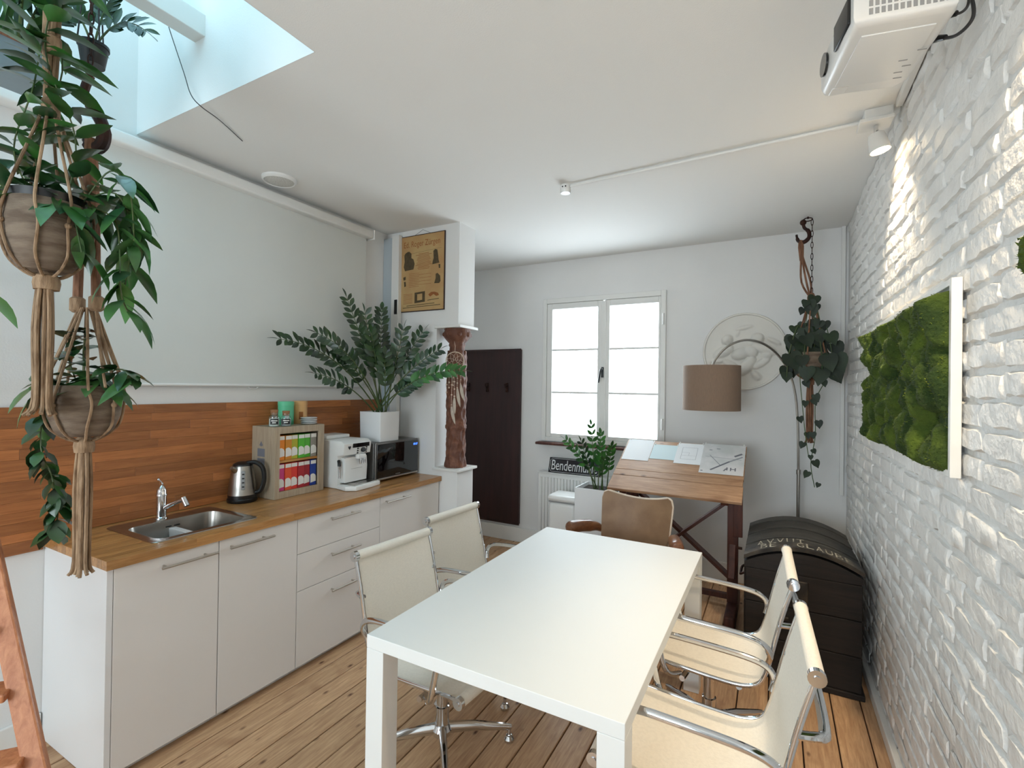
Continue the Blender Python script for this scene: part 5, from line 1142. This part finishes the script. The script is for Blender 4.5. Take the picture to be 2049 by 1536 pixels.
vine(hb, [(bx_ - .08, by_ - .05, 1.6), (bx_ - .115, by_ - .065, 1.55), (bx_ - .12, by_ - .07, 1.4), (bx_ - .09, by_ - .05, 1.3), (bx_ - .07, by_ - .04, 1.2), (bx_ - .08, by_ - .045, 1.12)], RD, 58, 1.1, droop=.5, rg=rB)
ih = obj('iron_hook', MB().tube(smooth_path([(bx_ + .02, by_ - .01, 2.62), (bx_ + .005, by_ - .02, 2.56), (bx_ + .03, by_ - .01, 2.52), (bx_ + .065, by_ + .01, 2.45), (bx_ + .06, by_ + .01, 2.395), (bx_ + .028, by_ - .005, 2.378), (bx_ + .005, by_ - .015, 2.41)], 6), [.013] * 12 + [.018] * 8 + [.02] * 8 + [.016] * 6 + [.009] * 3, 10), M['iron'], smooth=True)
tag(ih, 'heavy rusty iron hook carrying the lower left macrame hanger', 'hook')
ch_ = thing('hook_chain', 'dark chain above the left iron hook, hidden among leaves', 'chain', (bx_ + .02, by_ - .01, 2.6))
def chain(t, p, q, n_, m, L_=.034, r=.0026):
    p, q = Vector(p), Vector(q)
    for i in range(n_):
        c = p.lerp(q, (i + .5) / n_); w = (PI / 2) * (i % 2); a = Vector((math.cos(w), math.sin(w), 0)); l = (q - p).length / n_ * .5 + r * 1.2
        obj('link', MB().tube([c + a * .007 * math.cos(2 * PI * k / 12) + Vector((0, 0, l * math.sin(2 * PI * k / 12))) for k in range(12)], r, 6, closed=True), m, t, smooth=True)
chain(ch_, (bx_ + .02, by_ - .01, 3.2), (bx_ + .02, by_ - .01, 2.62), 17, M['iron'])
# zinc tub and small dark pot at the top left
tu = thing('hanging_trough', 'long grey zinc planter trough with upright leaves at the top left corner', 'planter', (-2.39, .4, 2.68))
tc_ = (-2.39, .45, 0); tz0, tz1 = 2.68, 2.786
trg = loft([(rrect(-2.475, -2.31, -.1, .735, .02, 4), tz0), (rrect(-2.485, -2.3, -.11, .745, .02, 4), tz1), (rrect(-2.478, -2.307, -.103, .738, .016, 4), tz1), (rrect(-2.475, -2.31, -.1, .735, .015, 4), tz1 - .03)])
nn = 20; trg.f.append(tuple(range(nn))[::-1]); trg.f.append(tuple(range(3 * nn, 4 * nn))); obj('trough', trg, M['bluegrey'], tu, smooth=True)
obj('rim', MB().tube([(p[0], p[1], tz1) for p in rrect(-2.486, -2.299, -.111, .746, .02, 4)], .005, 8, closed=True), M['jutered'], tu, smooth=True)
obj('soil', MB().box(-2.472, -2.313, -.097, .732, tz1 - .029, tz1 - .015), M['soil'], tu)
for x_, y_ in ((-2.305, .7), (-2.48, .7), (-2.305, -.06), (-2.48, -.06)): cord(tu, [(x_, y_, tz1), (-2.39 + (x_ + 2.39) * .8, y_, 3.3), (-2.39 + (x_ + 2.39) * .6, y_, 3.78)], .003, M['cable'])
SW_ = [leaf_mesh(.42, .03, .3, .12, 7, m=M['leaf2'], widest=.4), leaf_mesh(.38, .026, .3, .3, 7, m=M['leaf'], widest=.4)]
rC = random.Random(9)
for i in range(30):
    w = rC.uniform(0, 2 * PI); q = rC.uniform(.0, .06); add_leaf(tu, rC.choice(SW_), (tc_[0] + q * math.cos(w), rC.uniform(.3, .72), tz1 - .02), (math.cos(w) * rC.uniform(.1, .7), math.sin(w) * rC.uniform(.1, .7), 1), (math.cos(w), math.sin(w), .2), rC.uniform(.6, 1))
for tip in ((-2.14, .7, 2.98), (-2.2, .76, 2.9), (-2.25, .64, 3.05), (-2.1, .6, 2.9)): zz_stem(tu, (-2.37, .66, tz1 - .02), tip, .1, ZL, 8, .8)
dp = thing('hanging_pot', 'small dark nursery pot with an arching zamioculcas stem under the skylight', 'potted plant', (-2.0, .74, 2.68))
dpc = (-2.05, .756, 0); obj('pot', MB().lathe([(0, 2.69), (.032, 2.69), (.041, 2.75), (.044, 2.752), (.044, 2.762), (.04, 2.762), (.037, 2.74), (0, 2.74)], dpc, 24, cap=False), M['black'], dp, smooth=True)
obj('soil', MB().lathe([(.036, 2.741), (0, 2.744)], dpc, 16, cap=False), M['soil'], dp)
for tip, b_ in (((-1.875, .835, 2.80), .12), ((-2.12, .68, 2.86), .12), ((-2.02, .8, 2.95), .08)): zz_stem(dp, (dpc[0], dpc[1], 2.745), tip, b_, ZL, 7, .62, .25, r0=.004)
for i in range(3): w = i * 2.094; cord(dp, [(dpc[0] + .043 * math.cos(w), dpc[1] + .043 * math.sin(w), 2.757), (dpc[0] + .02 * math.cos(w), dpc[1] + .02 * math.sin(w), 3.1), (dpc[0], dpc[1], 3.7)], .0025, M['cable'])
# far right hanger
rx_, ry_ = .226, 4.15
hr = thing('hanging_plant', 'macrame hanger with dark heart-leaf plant in the far right corner', 'hanging plant', (rx_, ry_, 1.2))
hanging_pot(hr, rx_, ry_, 1.718, 1.9, .112); net(hr, rx_, ry_, 1.718, 1.9, .112, 2.3, M['jutered'], 6, .3, .005)
for a in (-.012, .002, .014): cord(hr, [(.156, 4.15, 2.71), (.165 + a * .5, 4.15, 2.6), (.19 + a * 2.2, 4.15, 2.42), (rx_ - .004, ry_, 2.3)], .007, M['jutered'], 'rope')
obj('rope_sleeve', MB().tube([(.156, 4.15, 2.728), (.158, 4.15, 2.68), (.163, 4.15, 2.58)], [.016, .02, .014], 10), M['jutered'], hr, smooth=True)
obj('wrap_knot', MB().lathe([(.018, 2.26), (.026, 2.28), (.026, 2.31), (.016, 2.335)], (rx_, ry_, 0), 12), M['jutered'], hr, smooth=True)
tassel(hr, rx_, ry_, 1.715, 1.24, M['jutered'], .024, 1.3, 9)
HM = [heart_mesh(.1, .1, M['leafbacklit']), heart_mesh(.12, .115, M['leafbacklit']), heart_mesh(.085, .09, M['leafbacklit'])]; HS = [heart_mesh(.06, .055, M['leafbacklit']), heart_mesh(.05, .05, M['leafbacklit'])]
rE = random.Random(15)
def hleaf(st, x, z, y, s, me=None):
    add_leaf(st, me or rE.choice(HM), (x, y, z), (rE.uniform(-.5, .5), rE.uniform(-.5, .1), -1), (rE.uniform(-.3, .3), -1, .35), s)
def hvine(pts, lv, s=1.0, ms=None):
    P_ = smooth_path(pts, 6); st = obj('vine', MB().tube(P_, .003, 6), M['stem'], hr, smooth=True)
    for k in range(lv):
        p = P_[min(len(P_) - 1, int((k + .7) / lv * (len(P_) - 1)))]; hleaf(st, p.x + rE.uniform(-.03, .03), p.z + rE.uniform(-.02, .03), p.y + rE.uniform(-.05, .02), s * rE.uniform(.8, 1.2), rE.choice(ms) if ms else None)
for q in range(9):
    w = 2 * PI * q / 9 + .2; c, s = math.cos(w), math.sin(w) * .7
    hvine([(rx_ + .03 * c, ry_ + .03 * s, 1.87), (rx_ + .09 * c, ry_ + .09 * s, 2.0 + .05 * (q % 3)), (rx_ + (.14 + .02 * (q % 2)) * c, ry_ + .13 * s - .02, 1.9), (rx_ + (.15 + .03 * (q % 2)) * c, ry_ + .14 * s - .03, 1.72)], 5, 1.0)
for q, dx in enumerate((-.03, .02, .05, -.01)): hvine([(rx_ + dx, ry_ - .02, 1.88), (rx_ + dx * 1.2, ry_ - .03, 2.05), (rx_ + dx * .8, ry_ - .02, 2.2), (rx_ + dx * .3, ry_ - .02, 2.31)], 5, .75)
hvine([(rx_ - .05, ry_ - .06, 1.88), (rx_ - .07, ry_ - .09, 1.75), (rx_ - .05, ry_ - .07, 1.5), (rx_ - .03, ry_ - .06, 1.3), (rx_ - .01, ry_ - .06, 1.15)], 8, .85, HS)
hvine([(rx_ + .05, ry_ - .06, 1.85), (rx_ + .09, ry_ - .08, 1.72), (rx_ + .03, ry_ - .07, 1.55), (rx_ + .03, ry_ - .06, 1.3), (rx_ + .005, ry_ - .06, 1.1), (rx_ + .03, ry_ - .05, .93)], 11, .9, HS)
hvine([(rx_ + .08, ry_ - .03, 1.86), (rx_ + .13, ry_ - .05, 1.86), (rx_ + .15, ry_ - .05, 1.78)], 3, .95)
hk = obj('iron_hook', MB().tube(smooth_path([(.17, 4.15, 2.855), (.178, 4.15, 2.82), (.205, 4.15, 2.79), (.208, 4.15, 2.745), (.175, 4.15, 2.715), (.14, 4.15, 2.73), (.128, 4.15, 2.775)], 6), [.011] * 10 + [.014] * 10 + [.015] * 9 + [.012] * 4 + [.008] * 4, 10).ball((.17, 4.15, 2.86), .022), M['iron'], smooth=True)
tag(hk, 'heavy rusty iron hook at the ceiling in the far right corner', 'hook')
cr = thing('hook_chain', 'thin dark chain hanging beside the far right ceiling hook', 'chain', (.225, 4.13, 2.4))
obj('ceiling_ring', MB().tube([(.2 + .028 * math.cos(2 * PI * i / 20), 4.14, 2.875 + .012 * math.sin(2 * PI * i / 20)) for i in range(20)], .004, 6, closed=True).cyl((.2, 4.14, 2.88), (.2, 4.14, ZC), .006, 8), M['iron'], cr, smooth=True)
chain(cr, (.226, 4.14, 2.872), (.228, 4.14, 2.33), 13, M['iron'])
